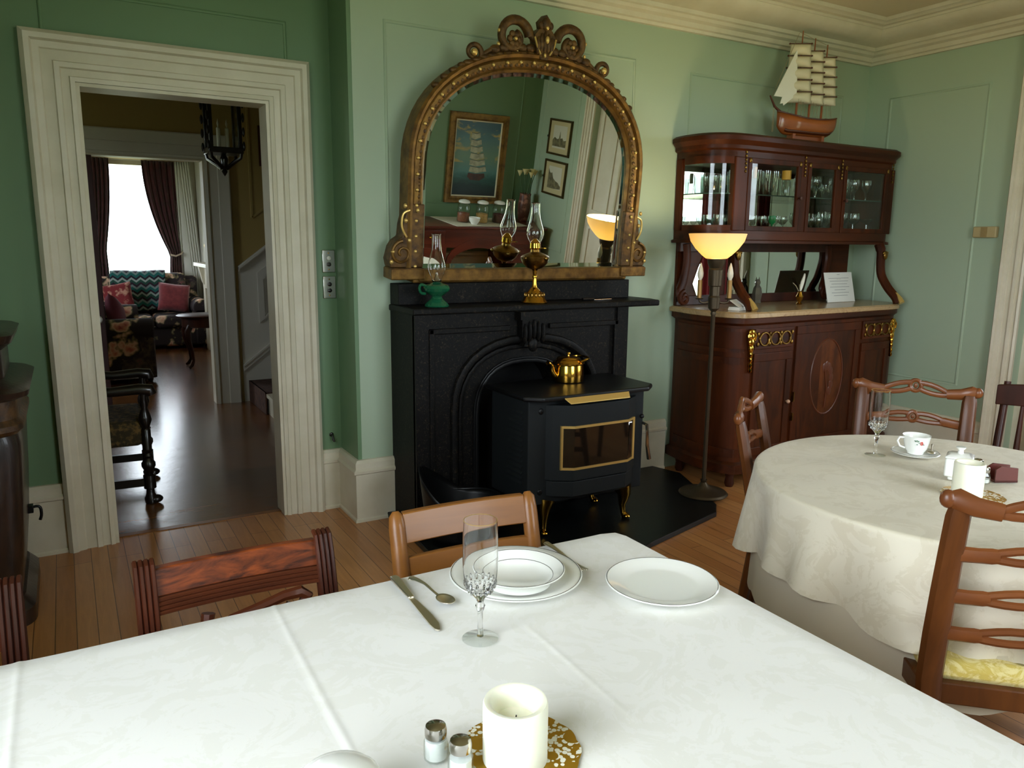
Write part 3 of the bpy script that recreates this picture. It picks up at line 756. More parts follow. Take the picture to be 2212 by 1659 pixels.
# ------------------------------------------------------------------ place setting
def lathe_thing(name, label, cat, prof, loc, mat, seg=40, group=None):
    o = obj(name, G().lathe(prof, (0,0,0), seg, cap=False), mat, ang=50); o.location = loc; tag(o, label, cat, group); return o
def plate(name, label, loc, r, h=.018, well=.66, deep=0, lines=(.985,), cat='plate'):
    rw = r*well
    o = lathe_thing(name, label, cat, [(0,.004),(rw*.6,.004),(rw*.62,0),(rw*.7,0),(rw*.72,.004),(rw+.006,.006),(r*.8,h*.55+deep*.8),(r,h+deep),(r+.0012,h+deep+.0012),(r-.001,h+deep+.0028),(r*.8,h*.55+deep*.8+.004),(rw+.004,.0085+(deep*.5)),(rw*.93,.0075),(0,.0075)], loc, CHINA, 56)
    for q in lines:
        rr = r*q
        # height of the upper face at rr
        zz = h+deep+.0028 if q > .95 else None
        if zz is None:
            a, za = r*.8, h*.55+deep*.8+.004
            zz = za+(h+deep+.0028-za)*(rr-a)/(r-.001-a) if rr > a else (.0085+deep*.5)+(za-(.0085+deep*.5))*(rr-rw-.004)/(a-rw-.004)
        obj('rim_line', G().tube([(rr*cos(a),rr*sin(a),zz) for a in [2*PI*i/56 for i in range(56)]], .0007, 5, loop=True), RIM, o)
    return o
CZ = TZ+.003
plate('dinner_plate', 'large white dinner plate with a silver rim under the soup plate', (.768,1.302,CZ), .138, .016, .68)
plate('soup_plate', 'white rimmed soup plate with two grey rim lines stacked on the dinner plate', (.75,1.262,CZ+.012), .094, .016, .66, .016, (.985,.76), 'bowl')
plate('side_plate', 'white side plate alone at the far right corner of the table', (1.01,1.122,CZ), .114, .016, .66)
FL = [(0,.004),(.012,.004),(.031,.0015),(.0325,.002),(.031,.0035),(.012,.007),(.005,.012),(.0042,.03),(.005,.055),(.0075,.068),(.0045,.074),(.01,.082),(.022,.1),(.0275,.118),(.0305,.15),(.0305,.19),(.0285,.222),(.0288,.223),(.0294,.222)]
def flute(label, loc):
    t = thing('champagne_flute', label, 'glass', loc)
    obj('foot', G().lathe([(.0055,.0065),(.012,.0045),(.031,.0018),(.0326,.0012)], (0,0,0), 36, cap=False), GLASS, t)
    obj('bowl', G().lathe([(0,.0055),(.0062,.006),(.0055,.011),(.0045,.03),(.0052,.052),(.0088,.064),(.0055,.071),(.009,.079),(.02,.092),(.0265,.104),(.0285,.112),(.0305,.13),(.0312,.15),(.031,.19),(.0295,.223),(.0285,.223),(.030,.19),(.0302,.15),(.0294,.13),(.0272,.113),(.024,.104),(.014,.095),(0,.09)], (0,0,0), 36), RGLASS, t)
    g = G()
    for k in range(14):
        a = 2*PI*k/14
        g.ell((.0268*cos(a),.0268*sin(a),.108),(.003,.003,.008),8,6)
        a += PI/14
        g.ell((.0212*cos(a),.0212*sin(a),.0955),(.0026,.0026,.006),8,6)
    obj('cut_facet', g, RGLASS, t)
    obj('gold_rim', G().tube([(.0293*cos(2*PI*i/36),.0293*sin(2*PI*i/36),.223) for i in range(36)], .0005, 5, loop=True), GILTB, t)
    return t
flute('tall cut glass champagne flute standing in front of the dinner plate', (.589,1.121,CZ))
# knife
t = thing('table_knife', 'silver table knife lying left of the plates', 'knife', (.5405,1.305,CZ+.001), R(-2))
obj('handle', G().loft([[(s*w,y,z) for s,z in ((-1,0),(1,0),(1,h),(-1,h))] for y,w,h in ((.126,.007,.006),(.11,.0095,.008),(.04,.0075,.007),(.016,.006,.006))]), SILVER, t, bevel=.0025)
obj('blade', G().loft([[(x0,y,0),(x1,y,.001),(x1,y,.002),(x0,y,.003)] for y,x0,x1 in ((.018,-.005,.005),(0,-.006,.007),(-.06,-.0075,.011),(-.1,-.008,.01),(-.12,-.006,.004),(-.125,-.002,.001))]), SILVER, t, ang=20)
t = thing('soup_spoon', 'silver soup spoon lying between the knife and the flute', 'spoon', (.585,1.33,CZ+.002), R(9))
obj('handle', G().tube([(0,.072,.0045),(0,.05,.009),(0,.02,.011),(0,-.015,.006),(0,-.035,.0035)], [.0075,.0055,.0036,.003,.0034], 8, sc=(1,1,.5)).ell((0,.07,.0045),(.009,.006,.0022)), SILVER, t)
obj('bowl', G().grid(lambda u,v:(.0165*u*cos(2*PI*v),-.055+.024*u*sin(2*PI*v),.0005+.007*u**2.2), 7, 24, cv=True), SILVER, t, solid=.0012, ang=80)
t = thing('dinner_fork', 'silver fork mostly hidden behind the dinner plate', 'fork', (.915,1.33,CZ+.002), R(-6))
obj('handle', G().tube([(0,.1,.002),(0,.06,.006),(0,0,.007),(0,-.02,.004)], [.008,.006,.0035,.0035], 8, sc=(1,1,.5)), SILVER, t)
g = G()
for x in (-.0075,-.0025,.0025,.0075): g.tube([(0,-.018,.004),(x,-.035,.004),(x,-.05,.006),(x,-.085,.012)], [.003,.002,.0017,.001], 6)
obj('tines', g, SILVER, t)

def candle(label, loc, r, h, group=None):
    t = thing('pillar_candle', label, 'candle', loc, 0, group)
    obj('wax', G().lathe([(0,0),(r,0),(r,h*.95),(r*.96,h),(r*.84,h),(r*.74,h*.96),(r*.68,h*.82),(r*.6,h*.68),(0,h*.64)], (0,0,0), 40, cap=False), WAX, t, ang=60)
    obj('wick', G().tube([(0,0,h*.63),(.0008,0,h*.68),(.002,.001,h*.73)], .0011, 6), EBON, t)
def doily(label, loc, r):
    pts = [((r*(1+.035*abs(cos(6*a))))*cos(a),(r*(1+.035*abs(cos(6*a))))*sin(a)) for a in [2*PI*i/96 for i in range(96)]]
    o = obj('lace_doily', G().pz(pts, 0, .0008), LACE, smooth=False); o.location = loc
    tag(o, label, 'doily')
doily('gold paper lace doily under the foreground candle', (.497,.823,TZ+.0038), .082)
candle('thick ivory pillar candle with a hollow top on the foreground table', (.481,.812,TZ+.0052), .0445, .085)
def shaker(label, loc, fill, rz=0, rattle=.5):
    t = thing('shaker', label, 'salt shaker', loc, rz)
    obj('jar', G().lathe([(.0,.001),(.0165,.001),(.0175,.004),(.0172,.024),(.0135,.034),(.0135,.037)], (0,0,0), 10, cap=False), GLASS, t, ang=15)
    obj('cap', G().lathe([(.0148,.034),(.0152,.036),(.0152,.044),(.0138,.049),(.008,.0515),(0,.052)], (0,0,0), 28), CHROME, t)
    obj('filling', G().lathe([(0,.003),(.0148,.003),(.0148,.003+.03*rattle),(0,.003+.032*rattle)], (0,0,0), 20), fill, t)
PEP = M('ground pepper', (70,62,54), .9, c2=(36,32,28), scale=200)
shaker('taller looking glass salt shaker with chrome cap left of the foreground candle', (.387,.866,CZ), SALT, 0, .9)
shaker('glass shaker with chrome cap closest to the gold doily on the foreground table', (.403,.822,CZ), SALT, .3, .7)
t = thing('sugar_bowl', 'white china lidded bowl cut off by the bottom edge of the photo', 'bowl', (.237,.822,CZ))
obj('body', G().lathe([(0,0),(.03,0),(.032,.006),(.05,.02),(.056,.04),(.05,.05)], (0,0,0), 32), CHINA, t)
obj('lid', G().lathe([(.051,.05),(.052,.053),(.045,.06),(.028,.068),(.01,.071),(.0,.072)], (0,0,0), 32), CHINA, t)

# ------------------------------------------------------------------ round table
RC = (2.285,1.267); RR = .578
t = thing('round_table', 'round pedestal table under the ecru cloth on the right', 'table', (*RC,0))
obj('tabletop', G().lathe([(RR-.03,.70),(RR-.012,.705),(RR-.012,.738),(0,.742)], (0,0,0), 48), MAHOG, t)
obj('pedestal', G().lathe([(.12,.12),(.1,.16),(.07,.2),(.05,.35),(.06,.55),(.1,.68),(.2,.70)], (0,0,0), 20), MAHOG, t)
for a in (20,110,200,290):
    q = lambda r,z:(r*cos(R(a)),r*sin(R(a)),z)
    obj('leg', G().tube([q(.05,.2),q(.18,.17),q(.32,.07),q(.4,.025)], [.04,.032,.026,.022], 10), MAHOG, t)
def rcloth(v, th, r0, zt, zh, amp, nf, ph):
    # v 0..1: 0..0.55 top, then the roll, then the drop
    if v < .5: return (r0*v/.5*cos(th), r0*v/.5*sin(th), zt+.0012*sin(7*cos(th)*v*3+4*sin(th)*v*5))
    if v < .6:
        a = (v-.5)/.1*PI/2
        return ((r0+.012*sin(a))*cos(th),(r0+.012*sin(a))*sin(th), zt-.012*(1-cos(a)))
    s = (v-.6)/.4
    hem = zh+.035*cos(4*th+ph)+.012*sin(3*th+1)+.006*sin(27*th+1)
    z = zt-.012-(zt-.012-hem)*s
    w = r0+.012+.016*s+s**.8*amp*(.6*sin(nf*th+ph)+.4*sin(round(nf*1.63)*th+2*ph+1))+s**2*(.012*cos(4*th+ph)+amp*.3*sin(27*th))
    return (w*cos(th),w*sin(th),z)
def round_cloth(name, label, r0, zt, zh, amp, nf, ph, mat):
    nf = round(nf)
    g = G(); NT, NV = 168, 46
    top = g.bm.verts.new((0,0,zt)); rows = []
    for i in range(1,NV+1):
        v = i/NV
        row = []
        for j in range(NT):
            th = 2*PI*j/NT
            p = rcloth(v, th, r0, zt, zh, amp, nf, ph) if True else 0
            row.append(g.bm.verts.new(p))
        rows.append(row)
    for j in range(NT): g.face([top,rows[0][j],rows[0][(j+1) % NT]])
    for i in range(NV-1):
        for j in range(NT):
            k = (j+1) % NT; g.face([rows[i][j],rows[i+1][j],rows[i+1][k],rows[i][k]])
    bmesh.ops.remove_doubles(g.bm, verts=g.bm.verts, dist=1e-5)
    o = obj(name, g, mat, ang=75); o.location = (*RC,0); tag(o, label, 'tablecloth'); return o
round_cloth('tablecloth', 'ecru damask cloth with a rippled hem on the round table', RR-.012, TZ, .492, .036, 11, .6, CLOTH2)
round_cloth('under_cloth', 'longer sheer beige undercloth showing below the round table cloth hem', RR-.034, TZ-.006, .33, .004, 9, 1.7, SHEER)
RZ = TZ+.0035
flute('champagne flute at the far side of the round table', (2.324,1.557,RZ))
plate('saucer', 'white saucer under the floral teacup', (2.437,1.487,RZ), .074, .012, .6, 0, (.985,), 'saucer')
t = thing('teacup', 'white teacup with a pink flower sprig on the round table', 'cup', (2.437,1.487,RZ+.009), R(150))
obj('body', G().lathe([(0,.002),(.022,.002),(.023,0),(.025,0),(.026,.006),(.034,.018),(.039,.04),(.043,.062),(.0435,.063),(.042,.062),(.037,.04),(.032,.02),(.02,.008),(0,.007)], (0,0,0), 40, cap=False), CHINA, t, ang=60)
obj('handle', G().tube([(.041,0,.055),(.058,0,.056),(.064,0,.044),(.055,0,.026),(.037,0,.019)], [.003,.0034,.0034,.0032,.003], 8), CHINA, t)
g = G()
for k in range(5):
    a = R(85)+.05*cos(k*1.257)*1.6; z = .043+.0045*sin(k*1.257); r = .0405
    g.ell((r*cos(a),r*sin(a),z),(.0026,.0026,.0026),8,5)
obj('flower', g, M('pink glaze', (206,92,80), .2), t)
g = G()
for k,(da,dz) in enumerate(((.24,.008),(.3,.006),(.37,.01),(.44,.006),(.5,.009),(-.16,-.004),(.18,.002),(.33,-.004))):
    a = R(85)+da*(-1); r = .0413+dz*.08; g.ell((r*cos(a),r*sin(a),.043+dz),(.0028,.0028,.0016),8,5)
obj('leaf', g, M('sage glaze', (122,150,126), .2), t)
t = thing('teaspoon', 'small silver spoon resting on the saucer behind the teacup', 'spoon', (2.47,1.452,RZ+.0155), R(-60))
obj('bowl', G().ell((0,0,0),(.013,.02,.004)), SILVER, t)
obj('handle', G().tube([(0,.018,.001),(0,.06,.004),(0,.1,.004)], [.0025,.002,.004], 8), SILVER, t)
t = thing('sugar_box', 'square white china box with a knobbed lid behind the round table candle', 'sugar bowl', (2.30,1.262,RZ), R(25))
obj('body', G().box(-.036,.036,-.036,.036,.012,.068).box(-.026,.026,-.026,.026,0,.012), CHINA, t, bevel=.005)
obj('lid', G().loft([[(s*a,q*a,z) for s,q in ((-1,-1),(1,-1),(1,1),(-1,1))] for z,a in ((.068,.037),(.074,.037),(.082,.022))]), CHINA, t, bevel=.003)
obj('knob', G().lathe([(.009,.08),(.007,.092),(.013,.099),(.0135,.102),(0,.103)], (0,0,0), 20), CHINA, t)
doily('gold paper doily under the round table candle', (2.19,1.155,TZ+.0032), .08)
candle('plain ivory pillar candle on the round table', (2.178,1.165,TZ+.0045), .040, .095)
shaker('glass salt shaker with chrome cap to the right of the round table candle', (2.335,1.205,RZ), SALT, 0, .35)
shaker('pepper shaker with dark cap standing behind the other shaker on the round table', (2.40,1.26,RZ), PEP, 0, .8)
t = thing('packet_holder', 'dark red wooden packet holder beside the shakers on the round table', 'holder', (2.408,1.19,RZ), R(-28))
RW = M('red brown wood', (92,40,32), .4)
obj('base', G().box(-.035,.035,-.02,.02,0,.006), RW, t, smooth=False)
for y in (-.02,.016): obj('side', G().py([(-.035,.0),(.035,0),(.032,.044),(-.02,.05),(-.035,.04)], y, y+.005), RW, t, smooth=False)

# ladder back chairs around the round table
def pierced_rail(g, w, z, y, rise, th=.0135, ring=.017):
    yy = lambda x: y+.028*(1-(2*x/w)**2)
    zc_ = lambda x: z+rise*cos(PI*2*x/w)
    for s in (-1,1):
        main = [(s*x,yy(x),zc_(x)) for x in (w/2-.006,w/2-.03,w/2-.06,w/2-.085,w/2-.10)]
        g.tube(main, [th*1.35,th*1.15,th*1.1,th*1.15,th*1.0], 8, sc=(1,.6,1.2))
        for q in (1,-1):
            st_ = [(s*(w/2-.08),yy(w/2-.08),zc_(w/2-.08)+q*.003)]
            for k in range(1,6):
                x = (w/2-.08)*(1-k/5)+ring*.7*k/5
                st_.append((s*x,yy(x),zc_(x)+q*(.004+.011*sin(PI*k/5*.75))))
            g.tube(st_, th*.72, 7, sc=(1,.75,1))
    g.tube([(ring*cos(a),yy(0),z+rise+ring*1.15*sin(a)) for a in [2*PI*i/20 for i in range(20)]], th*.6, 7, loop=True)
    g.ell((0,yy(0),z+rise),(ring*.45,.004,ring*.55))
def ladder(name, label, ang, dist, mats, top=.89, w=.44, extra=0):
    """chair at polar angle ang from the round table centre, facing it; local -Y is forward"""
    post, rail, seatm = mats
    a = R(ang)
    t = thing(name, label, 'chair', (RC[0]+dist*cos(a), RC[1]+dist*sin(a), 0), a-PI/2+extra)
    yb = lambda z: -.06+.0*z if z < .44 else -.075+.085*((z-.44)/.45)**1.2
    for s in (-1,1):
        x = s*(w/2-.022)
        zz = [0,.2,.44,.56,.68,.78,top-.04,top-.015]
        pts = [(x-s*.012*(1-z/top), (yb(z) if z >= .44 else -.075+.06*(1-z/.44)), z) for z in zz]
        obj('post', G().tube(pts, [.021,.023,.027,.027,.026,.025,.024,.02], 8, sc=(1.1,.8,1)), post, t)
    g = G()
    y = yb(top)
    # crest: ears, dips and raised centre
    if True:
        W = w
        ear = []
        for s in (-1,1):
            ear = [(s*(W/2+.008),y,top+.002),(s*(W/2-.012),y,top+.001),(s*(W/2-.05),y+.008,top-.012),(s*(W/2-.10),y+.016,top-.018)]
            g.tube(ear, [.014,.025,.0225,.020], 10, sc=(1,.7,1))
            g.ell((s*(W/2+.004),y,top),(.018,.016,.021),12,8)
            for q in (1,-1):
                st_ = [(s*(W/2-.095),y+.016,top-.018+q*.004)]
                for k in range(1,6):
                    f = k/5; x = (W/2-.095)*(1-f)+.014*f
                    st_.append((s*x,y+.016+.012*f,top-.018+.024*f+q*(.005+.012*sin(PI*f*.8))))
                g.tube(st_, .0105, 8, sc=(1,.8,1))
        g.tube([(.02*cos(b),y+.028,top+.006+.022*sin(b)) for b in [2*PI*i/22 for i in range(22)]], .0085, 8, loop=True)
        g.ell((0,y+.028,top+.006),(.008,.004,.011))
    obj('crest_rail', g, rail, t)
    for z in (top-.125,top-.235,top-.335):
        g = G(); pierced_rail(g, w-.03, z, yb(z)-.002, .008); obj('splat', g, rail, t)
    obj('seat_frame', G().pz([(-w/2+.01,-.08),(w/2-.01,-.08),(w/2+.03,-.50),(-w/2-.03,-.50)], .37,.425), post, t, bevel=.004)
    obj('seat', G().pz([(-w/2+.03,-.095),(w/2-.03,-.095),(w/2+.02,-.485),(-w/2-.02,-.485)], .415,.472), seatm, t, bevel=.022)
    for s in (-1,1):
        obj('leg', G().tube([(s*(w/2+.01),-.475,.38),(s*(w/2+.01),-.475,0)], [.022,.018], 6), post, t)
        obj('stretcher', G().box(s*(w/2-.02)-.011,s*(w/2-.02)+.011,-.47,-.04,.13,.16), post, t, smooth=False)
    obj('stretcher', G().box(-w/2+.02,w/2-.02,-.30,-.28,.135,.158), post, t, smooth=False)
    return t
LW = (WALNUT,WALNUTX,YSEAT)
ladder('ladder_back_chair', 'walnut ladder back chair with yellow damask seat seen from behind at right', 226.8, .70, LW, .91, .46)
ladder('ladder_back_chair', 'walnut ladder back chair seen edge on at the left of the round table', 104.6, .675, LW, .87, .43, R(18.7))
ladder('ladder_back_chair', 'walnut ladder back chair facing the camera at the far side of the round table', 40.3, .855, LW, .885, .43, R(-8))
# dark spindle back chair at the right edge
a = R(8)
t = thing('spindle_chair', 'dark spindle back chair at the right edge by the window casing', 'chair', (3.58,1.58,0), a-PI/2)
t.scale = (1,1,.93)
def bent(x): return -.05+.05*(1-(x/.24)**2)
for s in (-1,1):
    obj('post', G().tube([(s*.205,-.06,.44),(s*.212,-.01,.66),(s*.215,.02,.82),(s*.215,.03,.93)], [.016,.017,.016,.014], 10), DKMAH, t)
    obj('leg', G().tube([(s*.17,-.08,.44),(s*.2,.0,0)], [.019,.014], 10), DKMAH, t)
    obj('leg', G().tube([(s*.18,-.42,.44),(s*.21,-.46,0)], [.019,.014], 10), DKMAH, t)
obj('crest_rail', G().loft([[(x,.02+bent(x)*.5+d,z) for z,d in ((.82+.012*(1-abs(x)/.24),-.01),(.915+.02*(1-(x/.24)**2),-.01),(.915+.02*(1-(x/.24)**2),.012),(.82+.012*(1-abs(x)/.24),.012))] for x in [-.24+.048*i for i in range(11)]]), DKMAH, t, bevel=.004)
for k in range(5):
    x = -.14+.07*k
    obj('spindle', G().tube([(x*.9,-.06+.01,.44),(x*.95,-.02,.62),(x,.02+bent(x)*.4,.83)], [.008,.013,.008], 8), DKMAH, t)
obj('seat', G().pz([(-.2,-.04),(.2,-.04),(.23,-.3),(.2,-.45),(-.2,-.45),(-.23,-.3)], .43,.465), DKMAH, t, bevel=.01)
# ------------------------------------------------------------------ fireplace
FX0,FX1,FXC,FY = 1.43,2.72,2.075,3.40
t = thing('fireplace', 'black marble fireplace surround with arched opening and long mantel shelf', 'fireplace', (FXC,3.719,0))
yf = FY-3.719   # front plane, local y
def arch_path(hw, zs, ztop, n=17, e=2.4):
    pts = [(-hw,0.03)]
    for i in range(n):
        a = PI-PI*i/(n-1)
        c, s = cos(a), sin(a)
        pts.append((hw*math.copysign(abs(c)**(2/e),c), zs+(ztop-zs)*abs(s)**(2/e)))
    pts.append((hw,.03)); return pts
inn = arch_path(.285,.55,.835)
def to_rect(p, hw, h):
    # matching point on an outer rectangle
    res = []
    n = len(p)
    for i,(x,z) in enumerate(p):
        if i == 0: res.append((-hw,.03)); continue
        if i == n-1: res.append((hw,.03)); continue
        f = i/(n-1)
        # walk along left side, top, right side
        tot = 2*h+2*hw; d = f*tot
        if d < h: res.append((-hw,.03+(h-.03)*d/h))
        elif d < h+2*hw: res.append((-hw+(d-h),h))
        else: res.append((hw,.03+(h-.03)*(1-(d-h-2*hw)/h)))
    # snap nearest to corners
    for cx in (-hw,hw):
        k = min(range(1,n-1), key=lambda i: abs(res[i][0]-cx)+abs(res[i][1]-h)); res[k] = (cx,h)
    return res
HW = (FX1-FX0)/2
def openring(g, a, b, y0, y1):
    vs = [[g.bm.verts.new((x,y,z)) for x,z in L] for y in (y0,y1) for L in (a,b)]
    for j in range(len(a)-1):
        i0,o0,i1,o1 = vs; k = j+1
        g.face([i0[j],o0[j],o0[k],i0[k]]); g.face([i1[j],i1[k],o1[k],o1[j]]); g.face([i0[j],i0[k],i1[k],i1[j]]); g.face([o0[j],o1[j],o1[k],o0[k]])
    for j in (0,len(a)-1): g.face([i0[j],o0[j],o1[j],i1[j]])
g = G(); openring(g, arch_path(.43,.60,.955), to_rect(arch_path(.43,.60,.955), HW, 1.1), yf+.012, 0)
g.box(-HW,-HW+.075,yf,yf+.03,.03,1.1).box(HW-.075,HW,yf,yf+.03,.03,1.1)
obj('surround', g, BLACKM, t, smooth=False)
g = G(); openring(g, inn, arch_path(.43,.60,.955), yf+.055, -.02)
obj('inner_slip', g, BLACKM, t, ang=30)
def mould(path, r, y):
    return G().tube([(x,y,z) for x,z in path], r, 8, sc=(1,.8,1))
obj('arch_moulding', mould(arch_path(.435,.60,.96), .022, yf+.008), BLACKM, t)
obj('arch_moulding', mould(arch_path(.385,.58,.915), .014, yf+.045), BLACKM, t)
obj('iron_arch', mould(arch_path(.285,.55,.835), .012, yf+.05).join(mould(arch_path(.30,.55,.85), .006, yf+.048)), BLACK, t)
g = G()
for s in (-1,1):
    g.box(s*.56-.013,s*.56+.013,yf-.008,yf+.015,.12,1.03)
g.box(-.573,-.12,yf-.008,yf+.015,1.004,1.03).box(.12,.573,yf-.008,yf+.015,1.004,1.03).box(-HW-.0,HW+.0,yf-.014,yf+.03,.03,.11)
obj('panel_bead', g, BLACKM, t, smooth=False, bevel=.004)
g = G()
for x0,x1,z0,z1,d in ((-.085,.085,1.06,1.1,-.05),(-.07,.07,.97,1.06,-.04),(-.05,.05,.92,.97,-.03)):
    g.loft([[(x0*f,yf+dd,z) for f,dd in ((1,0.02),(1,d))]+[(x1*f,yf+dd,z) for f,dd in ((1,d),(1,.02))] for z in (z0,z1)])
for k in range(-2,3): g.ell((k*.027,yf-.04,1.01-.012*abs(k)),(.013,.02,.055),10,7)
g.ell((0,yf-.03,.93),(.03,.02,.04))
obj('keystone', g, BLACKM, t)
obj('shelf', G().pz([(-.655,0),(-.655,yf-.012),(.70,yf-.012),(.86,yf-.012),(.895,yf+.10),(.895,0)], 1.1,1.133), BLACKM, t, smooth=False, bevel=.008)
obj('upstand', G().box(-.645,.805,-.115,0,1.133,1.24), BLACKM, t, smooth=False, bevel=.004)
obj('firebox', G().box(-.30,.30,-.03,-.004,.03,.86).box(-.315,-.29,yf+.07,-.004,.03,.86).box(.29,.315,yf+.07,-.004,.03,.86), BLACKHOLE, t, smooth=False)
o = obj('hearth_slab', G().pz([(1.385,3.719),(1.385,3.53),(1.36,3.1),(1.39,2.63),(2.06,2.58),(2.36,2.70),(2.94,2.86),(3.03,2.95),(3.26,3.50),(3.2,3.719)], .001, .03), SLATE, smooth=False, bevel=.004)
tag(o, 'dark slate hearth pad on the floor under the stove', 'hearth')

# ------------------------------------------------------------------ stove
t = thing('stove', 'charcoal free standing stove with gold framed glass door on brass legs', 'stove', (2.18,3.2,.03))
X = lambda x: x-2.18
Y = lambda y: y-3.2
Z = lambda z: z-.03
obj('body', G().pz([(X(1.835),Y(3.01)),(X(2.53),Y(3.01)),(X(2.53),Y(3.37)),(X(1.835),Y(3.37))], Z(.195),Z(.715)), STOVE, t, smooth=False, bevel=.006)
g = G()
for k in range(14):
    z = Z(.30)+k*.027
    g.loft([[(X(1.835)-d,y,z+dz) for d,dz in ((0,0),(.009,-.006),(.009,-.002),(0,.008))] for y in (Y(3.06),Y(3.2))])
obj('louvre_panel', g, STOVE, t, smooth=False)
bay = [(X(1.93),Y(3.012)),(X(1.955),Y(2.985)),(X(2.045),Y(2.93)),(X(2.37),Y(2.93)),(X(2.455),Y(2.985)),(X(2.48),Y(3.012))]
obj('door', G().pz(bay, Z(.315),Z(.69)), STOVE, t, smooth=False, bevel=.005)
obj('ash_ledge', G().pz([(a*.98,b+.004) for a,b in bay], Z(.235),Z(.312)), STOVE, t, smooth=False, bevel=.004)
def facet(z0,z1,off,inset=0):
    a = [(X(1.992)+inset,Y(2.962)-off),(X(2.045)-0,Y(2.93)-off),(X(2.37),Y(2.93)-off),(X(2.425)-inset,Y(2.962)-off)]
    return a
g = G()
pl = facet(0,0,.006); 
for z0,z1 in ((.372,.384),(.578,.590)):
    for (a,b) in zip(pl[:-1],pl[1:]):
        g.loft([[(a[0],a[1],z),(b[0],b[1],z),(b[0],b[1]+.01,z),(a[0],a[1]+.01,z)] for z in (Z(z0),Z(z1))])
for (x,y) in (pl[0],pl[-1]): g.box(x-.005,x+.007,y-.001,y+.01,Z(.372),Z(.59))
obj('gold_frame', g, GILTB, t, smooth=False)
g = G(); pl = facet(0,0,.002)
for (a,b) in zip(pl[:-1],pl[1:]):
    g.loft([[(a[0],a[1],z),(b[0],b[1],z),(b[0],b[1]+.006,z),(a[0],a[1]+.006,z)] for z in (Z(.38),Z(.582))])
obj('door_glass', g, STOVEGLASS, t, smooth=False)
obj('top_plate', G().pz([(X(1.80),Y(3.0)),(X(1.87),Y(2.935)),(X(2.50),Y(2.935)),(X(2.575),Y(3.0)),(X(2.575),Y(3.38)),(X(1.80),Y(3.38))], Z(.718),Z(.742)), BLACK, t, smooth=False, bevel=.009)
obj('brass_lip', G().loft([[(X(x),Y(y),Z(z)) for x,y,z in q] for q in (((1.985,2.928,.727),(2.365,2.928,.727),(2.365,2.93,.731),(1.985,2.93,.731)),((2.005,2.905,.705),(2.355,2.905,.705),(2.355,2.907,.709),(2.005,2.907,.709)))]), GILTB, t, smooth=False)
for s,x in ((-1,1.955),(1,2.43)):
    for y in (3.04,3.32):
        g = G().tube([(X(x),Y(y),.175),(X(x)+s*.012,Y(y)-.008,.13),(X(x)+s*.006,Y(y)-.002,.075),(X(x)+s*.01,Y(y)-.006,.03),(X(x)+s*.018,Y(y)-.016,.012)], [.052,.034,.019,.014,.02], 12)
        g.ell((X(x)+s*.018,Y(y)-.02,.014),(.02,.026,.013))
        obj('leg', g, BRASS, t)
obj('latch', G().tube([(X(2.505),Y(2.985),Z(.545)),(X(2.51),Y(2.955),Z(.54)),(X(2.51),Y(2.95),Z(.50)),(X(2.512),Y(2.948),Z(.43)),(X(2.525),Y(2.945),Z(.36))], [.008,.008,.007,.009,.011], 8), CHROME, t)
obj('latch_knob', G().ell((X(2.5),Y(2.985),Z(.58)),.012), BLACK, t)
for z in (.66,.26): obj('bolt', G().ell((X(1.905),Y(3.01),Z(z)),(.014,.006,.016)), BLACK, t)
# kettle
t = thing('brass_kettle', 'shiny brass kettle with a curved spout on top of the stove', 'kettle', (2.215,3.245,.743))
obj('body', G().lathe([(0,.0),(.07,0),(.078,.005),(.08,.02),(.078,.095),(.074,.102),(.07,.11),(.06,.118)], (0,0,0), 36, cap=False), BRASS, t, ang=30)
obj('rim_band', G().lathe([(.079,.09),(.083,.094),(.083,.1),(.077,.104)], (0,0,0), 36, cap=False), BRASS, t)
obj('lid', G().lathe([(.062,.115),(.064,.119),(.055,.127),(.02,.132),(0,.133)], (0,0,0), 32), BRASS, t)
obj('lid_knob', G().lathe([(.006,.13),(.005,.139),(.011,.145),(.009,.152),(0,.155)], (0,0,0), 14), BRASS, t)
obj('spout', G().tube(spline([(-.065,0,.035),(-.085,-.004,.04),(-.1,-.006,.062),(-.105,-.008,.085),(-.122,-.01,.103),(-.134,-.011,.108)],4), [.02,.02,.019,.019,.018,.017,.016,.015,.014,.013,.012,.012,.011,.011,.01,.0105,.011,.011,.011,.012,.013][:21], 12), BRASS, t)
obj('bail_handle', G().tube(spline([(.03,-.068,.108),(.07,-.066,.118),(.1,-.04,.122),(.108,0,.122),(.1,.04,.122),(.07,.066,.118),(.03,.068,.108)],4), .006, 8), BRASS, t)
# coal scuttle
t = thing('coal_scuttle', 'black coal scuttle on the hearth in front of the fireplace', 'scuttle', (1.575,3.18,.03))
def scut(u,v):
    a = 2*PI*u; r = .15+.035*v
    zt = .19+.17*max(0,-cos(a+.5))**1.5
    return (r*cos(a)*(1.15), r*sin(a), .02+(zt-.02)*v)
g = G().grid(scut, 36, 8, cu=True); g.lathe([(.0,.0),(.14,.0),(.15,.02),(.14,.03)], (0,0,0), 36, sx=1.15)
obj('body', g, BLACK, t, ang=60, solid=.004)
obj('handle', G().tube(spline([(0,-.185,.2),(.07,-.17,.19),(.15,-.10,.2),(.185,0,.205),(.15,.10,.2),(.07,.17,.19),(0,.185,.2)],4), .006, 8), BLACK, t)
obj('foot', G().lathe([(.11,0),(.12,.004),(.1,.02)], (0,0,0), 28), BLACK, t)

